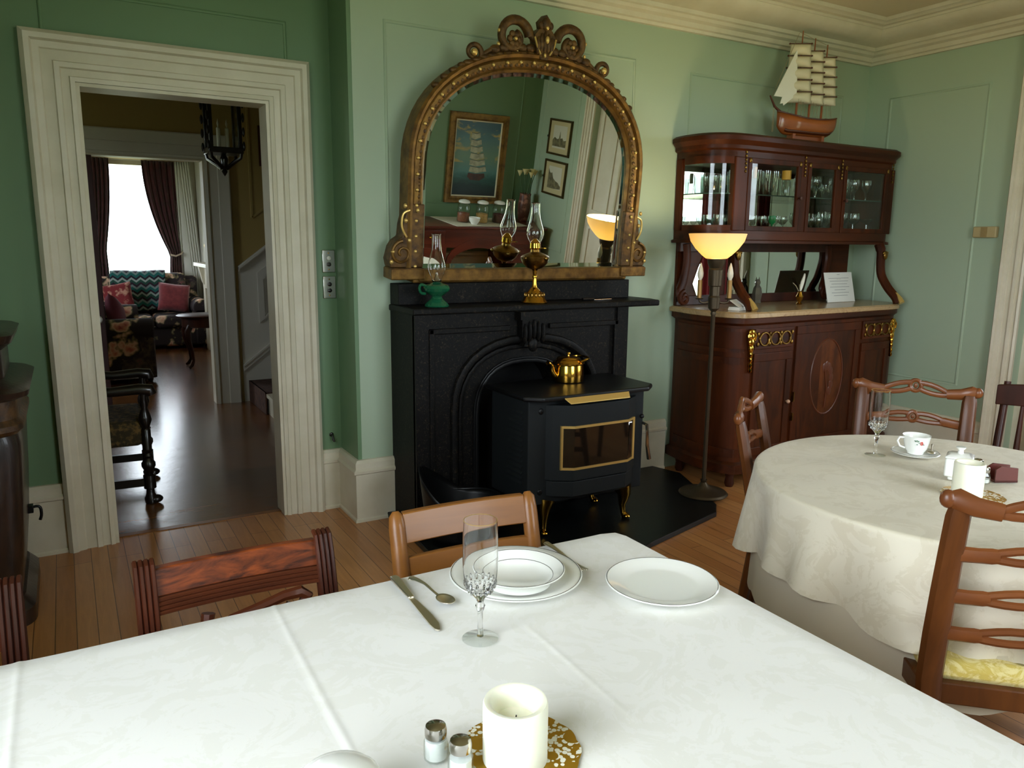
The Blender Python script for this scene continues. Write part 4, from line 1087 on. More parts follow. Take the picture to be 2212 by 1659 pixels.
# ------------------------------------------------------------------ things on the mantel shelf
CH = lambda k=1.0,h=1.0: [(.020*k,0),(.022*k,.012*h),(.034*k,.035*h),(.040*k,.055*h),(.0385*k,.075*h),(.030*k,.105*h),(.0225*k,.135*h),(.0195*k,.165*h),(.0195*k,.20*h),(.0205*k,.205*h)]
t = thing('oil_lamp', 'green glass oil lamp with a clear chimney on the left of the mantel', 'oil lamp', (1.578,3.47,1.134))
obj('base', G().lathe([(0,0),(.058,0),(.06,.006),(.05,.02),(.03,.038),(.024,.05),(.04,.06),(.06,.075),(.066,.09),(.058,.104),(.03,.114),(.018,.12)], (0,0,0), 20), GREENBODY, t, ang=14)
obj('handle', G().tube(spline([(-.056,0,.1),(-.082,0,.108),(-.092,0,.09),(-.082,0,.068),(-.06,0,.064)],4), .007, 8), GREENBODY, t)
obj('burner', G().lathe([(.016,.118),(.02,.124),(.014,.134),(.008,.15),(.006,.165),(0,.166)], (0,0,0), 16), CHROME, t)
obj('chimney', G().lathe([(r,z+.122) for r,z in CH(1.08,1.12)], (0,0,0), 32, cap=False), RGLASS, t, ang=60, solid=.0016)
t = thing('oil_lamp', 'tall engraved brass oil lamp with glass chimney in the middle of the mantel', 'oil lamp', (2.142,3.47,1.134))
obj('base', G().lathe([(0,0),(.07,0),(.072,.006),(.064,.014),(.058,.026),(.044,.05),(.03,.068),(.016,.082),(.012,.1),(.010,.13),(.014,.135),(.014,.142),(.010,.148),(.013,.17),(.02,.178)], (0,0,0), 28), BRASS, t, ang=25)
g = G()
for k in range(16):
    a = 2*PI*k/16; g.ell((.05*cos(a),.05*sin(a),.042),(.007,.007,.014),7,5)
obj('engraving', g, OLDBRASS, t)
obj('font', G().lathe([(.018,.176),(.045,.186),(.064,.205),(.073,.226),(.076,.24),(.068,.248),(.05,.256),(.026,.266),(.024,.28)], (0,0,0), 28), OLDBRASS, t, ang=30)
for k in range(4):
    a = 2*PI*k/4+.3; obj('boss', G().ell((.074*cos(a),.074*sin(a),.234),(.012,.012,.012),8,6), OLDBRASS, t)
obj('burner', G().lathe([(.024,.278),(.03,.286),(.028,.31),(.022,.32),(.008,.335),(0,.336)], (0,0,0), 24), BRASS, t, ang=25)
obj('wick_wheel', G().tube([(.028,0,.285),(.06,0,.285)], .003, 6).lathe([(0,0),(.009,0),(.009,.003),(0,.003)], (.06,0,.284), 12), BRASS, t)
obj('chimney', G().lathe([(r,z+.296) for r,z in CH(1.12,1.08)], (0,0,0), 32, cap=False), RGLASS, t, ang=60, solid=.0016)
t = thing('letter_opener', 'thin dark metal letter opener lying on the right of the mantel shelf', 'letter opener', (2.56,3.50,1.1345), R(4))
obj('blade', G().box(-.01,.12,-.006,.006,0,.006), CHROME, t, smooth=False, bevel=.002)
obj('handle', G().tube([(-.09,0,.007),(-.05,0,.008),(-.01,0,.006)], [.008,.009,.006], 8), BLACK, t)

# ------------------------------------------------------------------ overmantel mirror, leaning forward
TILT = R(6)
MU, = (.078,)
t = thing('overmantel_mirror', 'large arched gilt overmantel mirror with carved crest standing on the mantel', 'mirror', (2.1+MU,3.635,1.304))
t.rotation_euler = (TILT,0,0)    # local: x along the wall, z up the glass, -y out of the glass
def sup(a, b, z0, e=2.25, n=33):
    out = []
    for i in range(n):
        th = PI-PI*i/(n-1); c, s = cos(th), sin(th)
        out.append((a*math.copysign(abs(c)**(2/e),c), z0+b*abs(s)**(2/e)))
    return out
GA, GB, GZ = .622,.48,.52
outline = [(-GA,.012)]+[(-GA,.012+(GZ-.012)*k/6) for k in range(1,6)]+sup(GA,GB,GZ)+[(GA,.012+(GZ-.012)*(6-k)/6) for k in range(1,6)]+[(GA,.012)]
obj('glass', G().prism(outline, lambda a,b:(a,0,b), lambda a,b:(a,.012,b)), MIRROR, t, smooth=False)
# bevelled margin of the plate
BEV = M('mirror bevel', (206,218,208), .02, 1)
bv = G().sweep(outline[::-1], [(.0,-.0005),(.0,-.004),(.022,-.0006)], lambda u,v,h:(u,h,v), closed=True)
obj('bevel', bv, BEV, t, smooth=False)
FR = [(.0,-.0),(-.004,.014),(.008,.026),(.016,.022),(.02,.03),(.034,.04),(.05,.04),(.058,.034),(.064,.05),(.078,.056),(.09,.044),(.092,.0),(.092,-.055),(.0,-.055)]
path = [(x,z) for x,z in outline]
path[0] = (-GA,-.01); path[-1] = (GA,-.01)
fr = G().sweep(path, FR, lambda u,v,h:(u,-h,v))
obj('frame', fr, GILT, t, ang=30)
# beads along the frame
g = G()
acc = 0; last = Vector(path[0]); 
def walk(path, step):
    out = []; d = 0; nxt = step*.5
    for a, b in zip(path[:-1], path[1:]):
        a = Vector(a); b = Vector(b); L = (b-a).length
        while d+L >= nxt:
            f = (nxt-d)/L; p = a+(b-a)*f; tn = (b-a).normalized(); out.append((p, Vector((-tn.y,tn.x)))); nxt += step
        d += L
    return out
for p, nrm in walk(path, .074):
    q = p+nrm*.042; g.ell((q.x,-.044,q.y),(.0095,.0085,.0095),8,6)
obj('bead', g, GILTB, t)
g = G()
for p, nrm in walk(path, .03):
    q = p+nrm*.03; tn = Vector((nrm.y,-nrm.x))
    g.ell((q.x,-.036,q.y),(.010,.007,.010),7,5)
obj('leaf_band', g, GILTD, t)
# bottom rail and corner blocks with scrolls
g = G().box(-GA-.02,GA+.02,-.055,.05,-.052,.012).box(-GA-.05,GA+.05,-.045,.055,-.058,-.03)
obj('bottom_rail', g, GILT, t, smooth=False, bevel=.008)
for s in (-1,1):
    g = G().box(s*.705-.085,s*.705+.085,-.062,.05,-.035,.02)
    out = [(s*x,z) for x,z in ((.62,.02),(.79,.02),(.80,.06),(.785,.12),(.765,.15),(.735,.17),(.73,.23),(.715,.29),(.71,.33),(.62,.33))]
    g.prism(out, lambda a,b:(a,-.046,b), lambda a,b:(a,.045,b))
    cb = obj('corner_scroll', g, GILTD, t, smooth=False, bevel=.006)
    obj('corner_base', G().box(s*.705-.09,s*.705+.09,-.066,.05,-.038,.016), GILT, cb, smooth=False, bevel=.006)
    sp = spiral((s*.735,.092), .06, .012, PI/2 if s > 0 else PI/2, s*-1.4, 34)
    obj('volute', G().tube([(a,-.05,b) for a,b in sp], [.009-.004*i/34 for i in range(35)], 7), GILT, cb)
    sp = spline([(s*.70,.30),(s*.735,.28),(s*.74,.22),(s*.715,.17)],6)
    obj('tendril', G().tube([(a,-.05,b) for a,b in sp], .006, 7), GILTB, cb)
    for a,b in ((.79,.05),(.785,.10),(.70,.155),(.72,.25),(.725,.32),(.66,.30)): obj('boss', G().ell((s*a,-.05,b),(.010,.009,.012),8,6), GILTB, cb)
    pass
# crest
g = G(); hi = []
def at_arch(x): # outer top of frame
    a = GA+.09; b = GB+.09
    return GZ+b*(1-min(1,abs(x)/a)**2.25)**(1/2.25)
for s in (-1,1):
    # acanthus running along the arch
    for k in range(9):
        x = s*(.07+.042*k); z = at_arch(x)-.012
        g.ell((x,-.032,z),(.034,.022,.018),10,7)
    # big C scroll with rose
    cx, cz = s*.170, at_arch(.170)+.066
    g.tube([(a,-.03,b) for a,b in spiral((cx,cz), .092, .03, PI/2+s*PI*.45, -s*1.15, 32)], [.026-.012*i/32 for i in range(33)], 8, sc=(1,1.1,1))
    for k in range(5): g.ell((s*(.07+.05*k),-.034,at_arch(.07+.05*k)+.018),(.03,.018,.022),8,6)
    for k in range(6):
        a = 2*PI*k/6; g.ell((cx+.024*cos(a),-.04,cz-.008+.024*sin(a)),(.018,.014,.018),8,6)
    hi.append(G().ell((cx,-.055,cz-.008),(.010,.010,.010),8,6))
    for a,b in ((.085,.02),(.085,-.04),(-.02,-.06)): hi.append(G().ell((cx+s*a,-.036,cz+b),(.009,.009,.010),8,6))
    # arm to the centre
    g.tube([(s*.10,-.03,cz+.055),(s*.075,-.035,cz+.02),(s*.05,-.036,cz-.0)], [.016,.018,.014], 8)
    # small outer volute
    vx = s*.385; vz = at_arch(.385)+.03
    g.tube([(a,-.03,b) for a,b in spiral((vx,vz), .05, .012, -PI/2, s*-1.3, 26)], [.016-.008*i/26 for i in range(27)], 7)
    hi.append(G().ell((vx,-.04,vz),(.018,.016,.018),10,7))
    g.tube([(s*.25,-.03,at_arch(.25)+.03),(s*.29,-.03,at_arch(.29)+.02),(s*.34,-.03,at_arch(.34)+.006)], [.012,.012,.010], 7)
    for k in range(4):
        x = s*(.44+.045*k); g.ell((x,-.03,at_arch(x)-.008),(.028,.018,.016),9,6)
# central cartouche
zt = at_arch(0)
g.prism([(-.02,zt-.03),(-.052,zt+.03),(-.062,zt+.075),(-.04,zt+.105),(-.022,zt+.115),(-.03,zt+.145),(0,zt+.178),(.03,zt+.145),(.022,zt+.115),(.04,zt+.105),(.062,zt+.075),(.052,zt+.03),(.02,zt-.03)], lambda a,b:(a,-.055,b), lambda a,b:(a,.0,b))
for k in range(-2,3): g.ell((k*.02,-.052,zt+.05-.004*k*k),(.014,.018,.055-.006*abs(k)),9,7)
g.ell((0,-.05,zt+.135),(.028,.02,.034))
for q in (-1,1):
    hi.append(G().tube([(q*.062,-.056,zt+.07),(q*.05,-.062,zt+.03),(q*.026,-.062,zt-.008)], .005, 6))
    g.ell((q*.028,-.05,zt+.128),(.016,.016,.02))
hi.append(G().ell((0,-.075,zt+.06),(.011,.010,.018))); hi.append(G().ell((0,-.06,zt-.01),(.008,.009,.012))); hi.append(G().ell((0,-.068,zt+.115),(.009,.009,.010)))
cr = obj('crest', g, GILTD, t, ang=60)
for q in hi: obj('crest_highlight', q, GILTB, cr)  # brighter gilt bits put highlights into the crest by colour
# ------------------------------------------------------------------ china cabinet (local frame: origin on the floor at the wall, x right, -y into the room)
CX, CYW = 4.15, 3.715
t = thing('china_cabinet', 'mahogany china cabinet with marble top and glazed upper doors by the right corner', 'cabinet', (CX,CYW,0))
cab = t
def loc(pts): return [(x-CX,y-CYW) for x,y in pts]
def inset(out, d):
    n = len(out); r = []
    for i in range(n):
        a, b, c = Vector(out[i-1]), Vector(out[i]), Vector(out[(i+1) % n])
        e1 = (b-a).normalized(); e2 = (c-b).normalized()
        n1 = Vector((e1.y,-e1.x)); n2 = Vector((e2.y,-e2.x)); m = n1+n2; m = m/max(m.dot(n1),.4)
        q = b-m*d; r.append((q.x, min(q.y,0) if b.y > -.02 else q.y))
    return r
BASE_OUT = loc(spline([(3.30,3.715),(3.262,3.50),(3.262,3.31),(3.315,3.165),(3.42,3.118),(3.8,3.128),(4.2,3.14),(4.6,3.16),(4.83,3.18),(4.94,3.25),(4.985,3.40),(5.0,3.715)],5))
# path runs left->front->right: counter-clockwise seen from above, outward normal is to the right of travel
def ring(out, z): return [(a,b,z) for a,b in out]
B1 = inset(BASE_OUT,.03); B2 = inset(BASE_OUT,.012); B3 = inset(BASE_OUT,.04)
obj('base_body', G().loft([ring(B1,.13),ring(B1,1.01)]), CABW, t, ang=30)
obj('plinth', G().loft([ring(B2,.10),ring(B2,.155),ring(B1,.17)]), CABX, t, ang=30)
obj('marble_top', G().loft([ring(B2,1.028),ring(BASE_OUT,1.034),ring(BASE_OUT,1.056),ring(B2,1.065)]), MARBTOP, t, ang=30)
obj('top_moulding', G().loft([ring(B1,.985),ring(B2,1.0),ring(B2,1.028)]), CABX, t, ang=30)
for x,y in ((3.36,3.62),(3.40,3.22),(4.86,3.28),(4.93,3.62)):
    obj('foot', G().lathe([(.022,0),(.03,.02),(.024,.06),(.036,.1),(.036,.11)], (x-CX,y-CYW,0), 12), DKMAH, t)
# front facade pieces; fy gives the body front
def fy(x):
    best = min(B1, key=lambda p: abs(p[0]-(x-CX)) + (10 if p[1] > -.4 else 0))
    # linear interpolation on the front run
    fr = [p for p in B1 if p[1] < -.42]
    fr.sort()
    for a,b in zip(fr[:-1],fr[1:]):
        if a[0] <= x-CX <= b[0]: return a[1]+(b[1]-a[1])*(x-CX-a[0])/max(1e-6,b[0]-a[0])
    return best[1]
def front(g, x0, x1, z0, z1, d0, d1, n=4):
    xs_ = [x0+(x1-x0)*i/n for i in range(n+1)]
    g.loft([[(x-CX,fy(x)-d0,z0),(x-CX,fy(x)-d1,z0),(x-CX,fy(x)-d1,z1),(x-CX,fy(x)-d0,z1)] for x in xs_])
    return g
def frame4(x0,x1,z0,z1,w,d):
    g = G()
    front(g,x0,x1,z0,z0+w,-.004,d); front(g,x0,x1,z1-w,z1,-.004,d); front(g,x0,x0+w,z0+w,z1-w,-.004,d,1); front(g,x1-w,x1,z0+w,z1-w,-.004,d,1); return g
for (x0,x1) in ((3.45,3.79),(4.48,4.80)):
    dr_ = obj('drawer', front(G(),x0,x1,.845,.965,-.004,.012), CABX, t, smooth=False, bevel=.003)
    g = G(); n = 3 if x0 < 4 else 3
    for k in range(n):
        xc = x0+.075+(x1-x0-.15)*k/(n-1)
        g.tube([(xc-CX+.04*cos(a),fy(xc)-.016,.905+.038*sin(a)) for a in [2*PI*i/20 for i in range(20)]], .0055, 6, loop=True)
    for k in range(n+1):
        xc = x0+.02+(x1-x0-.04)*k/n
        for dz in (-.03,.03): g.ell((xc-CX,fy(xc)-.016,.905+dz),(.009,.006,.014),7,5)
    obj('gilt_ring', g, OLDBRASS, dr_)
    d = obj('door', frame4(x0,x1,.2,.82,.05,.014), CABW, t, smooth=False, bevel=.003)
    obj('door_panel', front(G(),x0+.05,x1-.05,.25,.77,-.004,.006), INLAY, d, smooth=False)
    if x0 < 4: obj('knob', G().ell((x1-.03-CX,fy(x1-.03)-.03,.51),.012).tube([(x1-.03-CX,fy(x1-.03)-.01,.51),(x1-.03-CX,fy(x1-.03)-.03,.51)],.005,6), M('pale knob', (190,150,120), .3), d)
d = obj('door', frame4(3.82,4.45,.2,.965,.05,.014), CABW, t, smooth=False, bevel=.003)
obj('door_panel', front(G(),3.87,4.40,.25,.915,-.004,.006,8), INLAY, d, smooth=False)
LI = M('light marquetry', (94,48,18), .42, 0, (60,29,11), 14, (1,1,.4), spec=.2)
g = G()
g.loft([[(4.135-CX+.15*f*cos(a),fy(4.135)-h,.63+.24*f*sin(a)) for a in [2*PI*i/40 for i in range(40)]] for f,h in ((1,.004),(1,.008))])
obj('oval_inlay', g, LI, d, smooth=False)
DI = M('dark marquetry', (84,40,20), .35)
g = G().tube([(4.135-CX+.15*cos(a),fy(4.135)-.008,.63+.24*sin(a)) for a in [2*PI*i/40 for i in range(40)]], .006, 5, loop=True)
for k in range(7):
    a = R(-40+13*k*2); g.ell((4.135-CX+.05*cos(a),fy(4.135)-.009,.6+.1*sin(a)),(.02,.002,.03),8,5)
g.tube([(4.135-CX,fy(4.135)-.009,.43),(4.135-CX+.01,fy(4.135)-.009,.55),(4.135-CX-.02,fy(4.135)-.009,.68)], .005, 5)
obj('marquetry', g, DI, d)
for x0 in (3.83,):
    for za,zb in ((.5,.56),(.38,.43)): obj('hinge', front(G(),x0-.012,x0-.002,za,zb,-.004,.022,1), OLDBRASS, t, smooth=False)
# gilt corner mounts
for x in (3.42,4.825):
    g = G(); y = fy(x)-.012
    for z,rx,rz_ in ((.95,.028,.02),(.925,.024,.026),(.89,.026,.03),(.855,.02,.028),(.82,.014,.026),(.79,.012,.022),(.755,.010,.02),(.725,.008,.018)):
        g.ell((x-CX,y,z),(rx,.016,rz_),9,6)
    for q in (-1,1): g.tube([(x-CX+q*.012,y-.004,.96),(x-CX+q*.03,y-.006,.93),(x-CX+q*.022,y-.006,.9)], .006, 6)
    obj('gilt_mount', g, BRASS, t)
# curved end panels of the base (left end faces the fireplace)
lf = [p for p in B1 if p[0] < -.60]
ge = []
def endstrip(z0,z1,i0,i1,d):
    pts = lf[i0:i1]
    obj('end_moulding', G().loft([[(a,b,z0),(a-d,b-.2*d,z0),(a-d,b-.2*d,z1),(a,b,z1)] for a,b in pts]), CABX, cab, smooth=False)
for z0,z1 in ((.2,.25),(.76,.80),(.83,.85),(.95,.97)): endstrip(z0,z1,2,len(lf)-2,.01)

# mirror backed gallery between base and upper part
obj('gallery_back', G().box(3.33-CX,4.97-CX,-.02,0,1.065,1.47), CABX, t, smooth=False)
obj('gallery_rail', G().box(3.32-CX,4.7-CX,-.035,-.02,1.065,1.125).box(3.32-CX,4.72-CX,-.05,-.02,1.40,1.47), DKMAH, t, smooth=False, bevel=.004)
mo = [(3.50,1.12),(3.46,1.2),(3.5,1.3),(3.56,1.41),(3.70,1.41),(3.70,1.12)]
obj('end_mirror', G().py([(a-CX,b) for a,b in mo], -.026, -.021), MIRROR, t, smooth=False)
obj('gallery_mirror', G().box(3.74-CX,4.68-CX,-.026,-.021,1.125,1.40), MIRROR, t, smooth=False)
# rear pilasters with scroll feet
for x in (3.37,4.70):
    g = G().tube(spline([(x-CX,-.05,1.45),(x-CX+.01,-.05,1.35),(x-CX-.02,-.06,1.22),(x-CX-.055,-.07,1.15),(x-CX-.03,-.08,1.1)],4), .03, 8, sc=(1,.6,1))
    g.tube([(a,-.085,b) for a,b in spiral((x-CX-.03,1.115),.045,.01,PI/2,1.3,22)], .014, 7)
    obj('rear_scroll', g, CABW, t)
# S shaped front consoles
for x in (3.47,4.86):
    path = spline([(x-CX,-.335,1.46),(x-CX,-.355,1.41),(x-CX,-.36,1.33),(x-CX,-.375,1.25),(x-CX,-.43,1.17),(x-CX,-.495,1.105),(x-CX,-.515,1.068)],5)
    c = obj('console', G().tube(path, [.034 if i < 5 else .03 for i in range(len(path))], 8, sc=(.9,1,1)), CABW, t)
    obj('gilt_toe', G().tube([(x-CX,-.49,1.135),(x-CX,-.525,1.10),(x-CX,-.545,1.072)], [.012,.018,.02], 8), GILTB, c)
    obj('gilt_mask', G().ell((x-CX,-.392,1.385),(.02,.012,.03)).ell((x-CX-.015,-.39,1.40),(.012,.01,.012)).ell((x-CX+.015,-.39,1.40),(.012,.01,.012)), OLDBRASS, c)

# upper part
UP = loc(spline([(3.305,3.715),(3.290,3.60),(3.315,3.47),(3.40,3.395),(3.52,3.375)],5)+[(4.0,3.376),(4.4,3.378),(4.90,3.38)]+spline([(4.92,3.382),(4.95,3.40),(4.96,3.45),(4.965,3.715)],4))
def offs(o, d): return inset(o, -d)
U0 = UP; U1 = offs(UP,.02); U2 = offs(UP,.045); UI = inset(UP,.025)
obj('lower_shelf', G().loft([ring(U1,1.456),ring(U1,1.472),ring(U0,1.478),ring(U0,1.53)]), CABX, t, ang=30)
obj('cornice', G().loft([ring(U0,1.955),ring(U0,1.99),ring(U1,2.0),ring(U1,2.02),ring(U2,2.045),ring(U2,2.07),ring(U1,2.085)]), CABX, t, ang=30)
obj('back_mirror', G().box(3.33-CX,4.93-CX,-.02,-.012,1.53,1.955), MIRROR, t, smooth=False)
obj('back_board', G().box(3.31-CX,4.95-CX,-.012,0,1.53,1.955), CABX, t, smooth=False)
obj('right_side', G().box(4.95-CX,4.965-CX,-.30,0,1.53,1.955), CABW, t, smooth=False)
# posts
def post(x0,x1,y0,y1,nm='post'):
    return obj(nm, G().box(x0-CX,x1-CX,y0-CYW,y1-CYW,1.528,1.957), CABW, t, smooth=False, bevel=.006)
post(3.30,3.325,3.66,3.715); post(3.455,3.56,3.374,3.42); post(4.02,4.085,3.376,3.40); post(4.375,4.43,3.377,3.40); post(4.885,4.965,3.380,3.43)
# curved glass end
cg_ = [p for p in UP if p[0] < 3.46-CX and p[1] < -.07]
g = G()
for a,b in zip(cg_[:-1],cg_[1:]): g.loft([[(a[0],a[1],z),(b[0],b[1],z),(b[0],b[1]+.003,z),(a[0]+.002,a[1]+.002,z)] for z in (1.55,1.94)])
obj('curved_glass', g, DOORGLASS, t)
g = G()
for z0,z1 in ((1.528,1.562),(1.915,1.957)):
    g.loft([[(a,b,z0),(a-.008,b-.004,z0),(a-.008,b-.004,z1),(a,b,z1)] for a,b in cg_])
obj('curved_rail', g, CABX, t, ang=30)
# glazed doors
def gdoor(x0,x1,knob=None):
    w = .03
    g = G()
    y = 3.372-CYW
    inn_ = [(x0+w-CX,1.56),(x1-w-CX,1.56),(x1-w-CX,1.925),(x0+w-CX,1.925)]; out_ = [(x0-CX,1.53),(x1-CX,1.53),(x1-CX,1.956),(x0-CX,1.956)]
    g.ringplate(inn_, out_, lambda a,b:(a,y,b), lambda a,b:(a,y+.02,b))
    d = obj('glazed_door', g, CABW, t, smooth=False, bevel=.003)
    obj('pane', G().box(x0+w-.004-CX,x1-w+.004-CX,y+.008,y+.011,1.556,1.929), DOORGLASS, d, smooth=False)
    if knob: obj('knob', G().lathe([(.005,0),(.005,.012),(.012,.018),(.012,.024),(0,.028)],(0,0,0),14).xf(Matrix.Translation((knob-CX,y,1.735))@Matrix.Rotation(PI/2,4,'X')), DKMAH, d)
    for xx in (x0+.012,x1-.012): obj('gilt_corner', G().ell((xx-CX,y-.003,1.94),(.01,.005,.016),8,6), OLDBRASS, d)
gdoor(3.56,4.02,4.008); gdoor(4.085,4.375); gdoor(4.43,4.885,4.442)
for x in (3.535,4.052,4.402,4.925):
    g = G()
    for k in range(6): g.ell((x-CX,3.372-CYW,1.985-.022*k),(.008,.005,.010),7,5)
    obj('gilt_drop', g, OLDBRASS, t)
obj('glass_shelf', G().pz([(a,b) for a,b in UI], 1.742,1.749), M('glass shelf edge', (52,70,62), .05), t, smooth=False)

# glassware inside the cabinet
def glassproto(kind):
    P_ = {'tumbler':[(0,.002),(.024,.002),(.026,.004),(.03,.1),(.03,.102)],
          'tall':[(0,.002),(.024,.002),(.026,.005),(.031,.15)],
          'goblet':[(0,.004),(.03,.002),(.03,.003),(.006,.008),(.005,.05),(.012,.06),(.03,.08),(.034,.11),(.031,.14)],
          'sherry':[(0,.003),(.024,.002),(.005,.008),(.005,.04),(.02,.055),(.024,.08),(.022,.095)],
          'coupe':[(0,.003),(.028,.002),(.006,.008),(.005,.06),(.02,.068),(.042,.09),(.044,.098)]}
    return P_[kind]
gme = {}
def glassware(kind, x, y, z, label, group, flip=False, mat=None):
    key = (kind, flip, mat.name if mat else '')
    if key not in gme:
        pr_ = glassproto(kind); h = pr_[-1][1]
        g = G().lathe([(r,(h-zz) if flip else zz) for r,zz in pr_], (0,0,0), 18, cap=False)
        o = obj('drinking_glass', g, mat or CABGLASS, ang=50); gme[key] = o.data
    else:
        o = bpy.data.objects.new('drinking_glass', gme[key]); C.objects.link(o)
    o.location = (x,y,z); tag(o, label, 'glass', group)
    return o
ZU, ZL = 1.7495, 1.531
rows = []
def row(kind, x0, x1, n, y, z, label, group, flip=False):
    for k in range(n):
        glassware(kind, x0+(x1-x0)*k/max(1,n-1), y+.004*((k*7) % 3-1), z, label, group, flip)
row('tumbler',3.385,3.44,2,3.60,ZU,'clear tumbler on the upper shelf behind the curved glass end','tumblers behind the curved glass end')
row('tumbler',3.40,3.46,2,3.49,ZU,'clear tumbler on the upper shelf behind the curved glass end','tumblers behind the curved glass end')
row('tall',3.60,3.98,6,3.48,ZU,'tall clear glass on the upper shelf behind the left cabinet door','tall glasses on the upper shelf, left door')
row('tall',3.64,3.96,5,3.58,ZU,'tall clear glass in the rear row of the upper shelf behind the left door','tall glasses at the back, left door')
row('goblet',4.15,4.32,3,3.50,ZU,'clear stemmed goblet on the upper shelf behind the narrow middle pane','goblets on the upper shelf, middle pane')
row('goblet',4.49,4.83,4,3.50,ZU,'clear stemmed goblet on the upper shelf behind the right cabinet door','goblets on the upper shelf, right door')
row('tumbler',4.54,4.80,4,3.60,ZU,'clear tumbler at the back of the upper shelf behind the right door','tumblers at the back, right door')
row('sherry',3.385,3.45,2,3.58,ZL,'small stemmed glass on the lower shelf behind the curved glass end','small stemmed glasses behind the curved end')
row('sherry',3.42,3.47,2,3.47,ZL,'small stemmed glass on the lower shelf behind the curved glass end','small stemmed glasses behind the curved end')
row('sherry',3.60,3.98,7,3.46,ZL,'small stemmed glass on the lower shelf behind the left cabinet door','small stemmed glasses on the lower shelf, left door')
row('sherry',4.14,4.33,4,3.47,ZL,'small stemmed glass on the lower shelf behind the narrow middle pane','small stemmed glasses, middle pane')
row('coupe',4.52,4.82,3,3.46,ZL,'wide mouthed stemmed glass on the lower shelf behind the right door','wide stemmed glasses, right door')
row('goblet',4.50,4.84,4,3.58,ZL,'clear goblet at the rear of the lower shelf behind the right door','goblets at the rear, right door')
o = glassware('sherry', 3.845, 3.425, ZL, 'small emerald green stemmed glass on the lower shelf of the cabinet', None, mat=M('emerald glass', (20,120,66), .1)); 
t2 = thing('bottle', 'small bottle with an amber label and clear neck on the upper cabinet shelf', 'bottle', (3.965,3.44,ZU))
obj('body', G().lathe([(0,0),(.026,0),(.028,.01),(.028,.085),(.02,.1)], (0,0,0), 18, cap=False), GLASS, t2)
obj('label_band', G().lathe([(.0285,.1),(.0285,.155),(.0,.158)], (0,0,0), 18), M('amber label', (206,160,60), .5), t2)
t2 = thing('candle_stub', 'short yellow candle in a glass on the upper cabinet shelf', 'candle', (3.665,3.42,ZU))
obj('holder', G().lathe([(0,.001),(.02,.001),(.012,.03),(.024,.1)], (0,0,0), 16, cap=False), GLASS, t2)
obj('wax', G().lathe([(0,.095),(.012,.095),(.012,.16),(0,.162)], (0,0,0), 14), M('yellow wax', (214,166,60), .5), t2)

# things on the marble top
def frame_card():
    t3 = thing('notice_card', 'white printed card leaning on the marble top of the cabinet', 'card', (4.62,3.46,1.066), R(2))
    o = obj('sheet', G().box(-.15,.15,-.004,0,0,.205), PAPER, t3, smooth=False); o.rotation_euler = (R(-14),0,0)
    g = G()
    for k,(w) in enumerate((.03,.22,.2,.17,.21,.12,.19,.15)):
        z = .185-.02*k if k else .19
        g.box(-w/2,w/2,-.0046,-.0042,z-.002,z+.001)
    l = obj('print_lines', g, INK, o, smooth=False)
    obj('strut', G().loft([[(-.02,.0,.16),(.02,.0,.16),(.02,.003,.16),(-.02,.003,.16)],[(-.02,.075,0),(.02,.075,0),(.02,.078,0),(-.02,.078,0)]]).xf(Matrix.Translation((0,.03,0))), PAPER, t3, smooth=False)
frame_card()
t2 = thing('bud_vase', 'small brass vase holding a white feather shaped spray on the marble top', 'vase', (4.17,3.44,1.066))
obj('body', G().lathe([(0,0),(.018,0),(.02,.005),(.01,.014),(.02,.035),(.024,.05),(.016,.066),(.012,.08),(.016,.086)], (0,0,0), 20), BRASS, t2)
g = G().loft([[(x-w,y-.003,z),(x+w,y-.003,z),(x+w,y+.003,z),(x-w,y+.003,z)] for x,y,z,w in ((0,0,.08,.004),(.008,0,.11,.013),(.02,0,.15,.014),(.03,0,.18,.008),(.033,0,.2,.002))])
obj('spray', g, M('pearly white', (230,224,206), .3), t2)
obj('stem', G().tube([(0,0,.07),(-.03,.01,.12),(-.05,.02,.14)], .003, 5).tube([(0,0,.07),(-.02,-.01,.13)], .003, 5), M('dry grass', (150,140,110), .7), t2)
t2 = thing('crystal_figure', 'dark crystal figurine standing at the back of the marble top', 'figurine', (3.98,3.63,1.066))
obj('body', G().lathe([(0,0),(.03,0),(.026,.02),(.034,.06),(.026,.1),(.014,.12)], (0,0,0), 7), M('smoky crystal', (110,104,92), .08, .3), t2, ang=10)
obj('head', G().ell((0,0,.135),(.02,.018,.022)).lathe([(.006,.15),(0,.175)], (-.012,0,0), 6).lathe([(.006,.15),(0,.175)], (.012,0,0), 6), M('smoky crystal head', (110,104,92), .08, .3), t2, ang=10)
t2 = thing('paper_leaflets', 'small stack of white leaflets behind the left console on the marble top', 'leaflets', (3.44,3.28,1.066), R(20))
obj('stack', G().box(-.05,.05,-.035,.035,0,.012).box(-.045,.052,-.03,.034,.012,.02), PAPER, t2, smooth=False)
o = obj('top_sheet', G().loft([[(-.05,-.03,.021),(.05,-.03,.021),(.05,-.026,.022),(-.05,-.026,.022)],[(-.05,.03,.06),(.05,.03,.06),(.05,.034,.06),(-.05,.034,.06)]]), PAPER, t2, smooth=False)

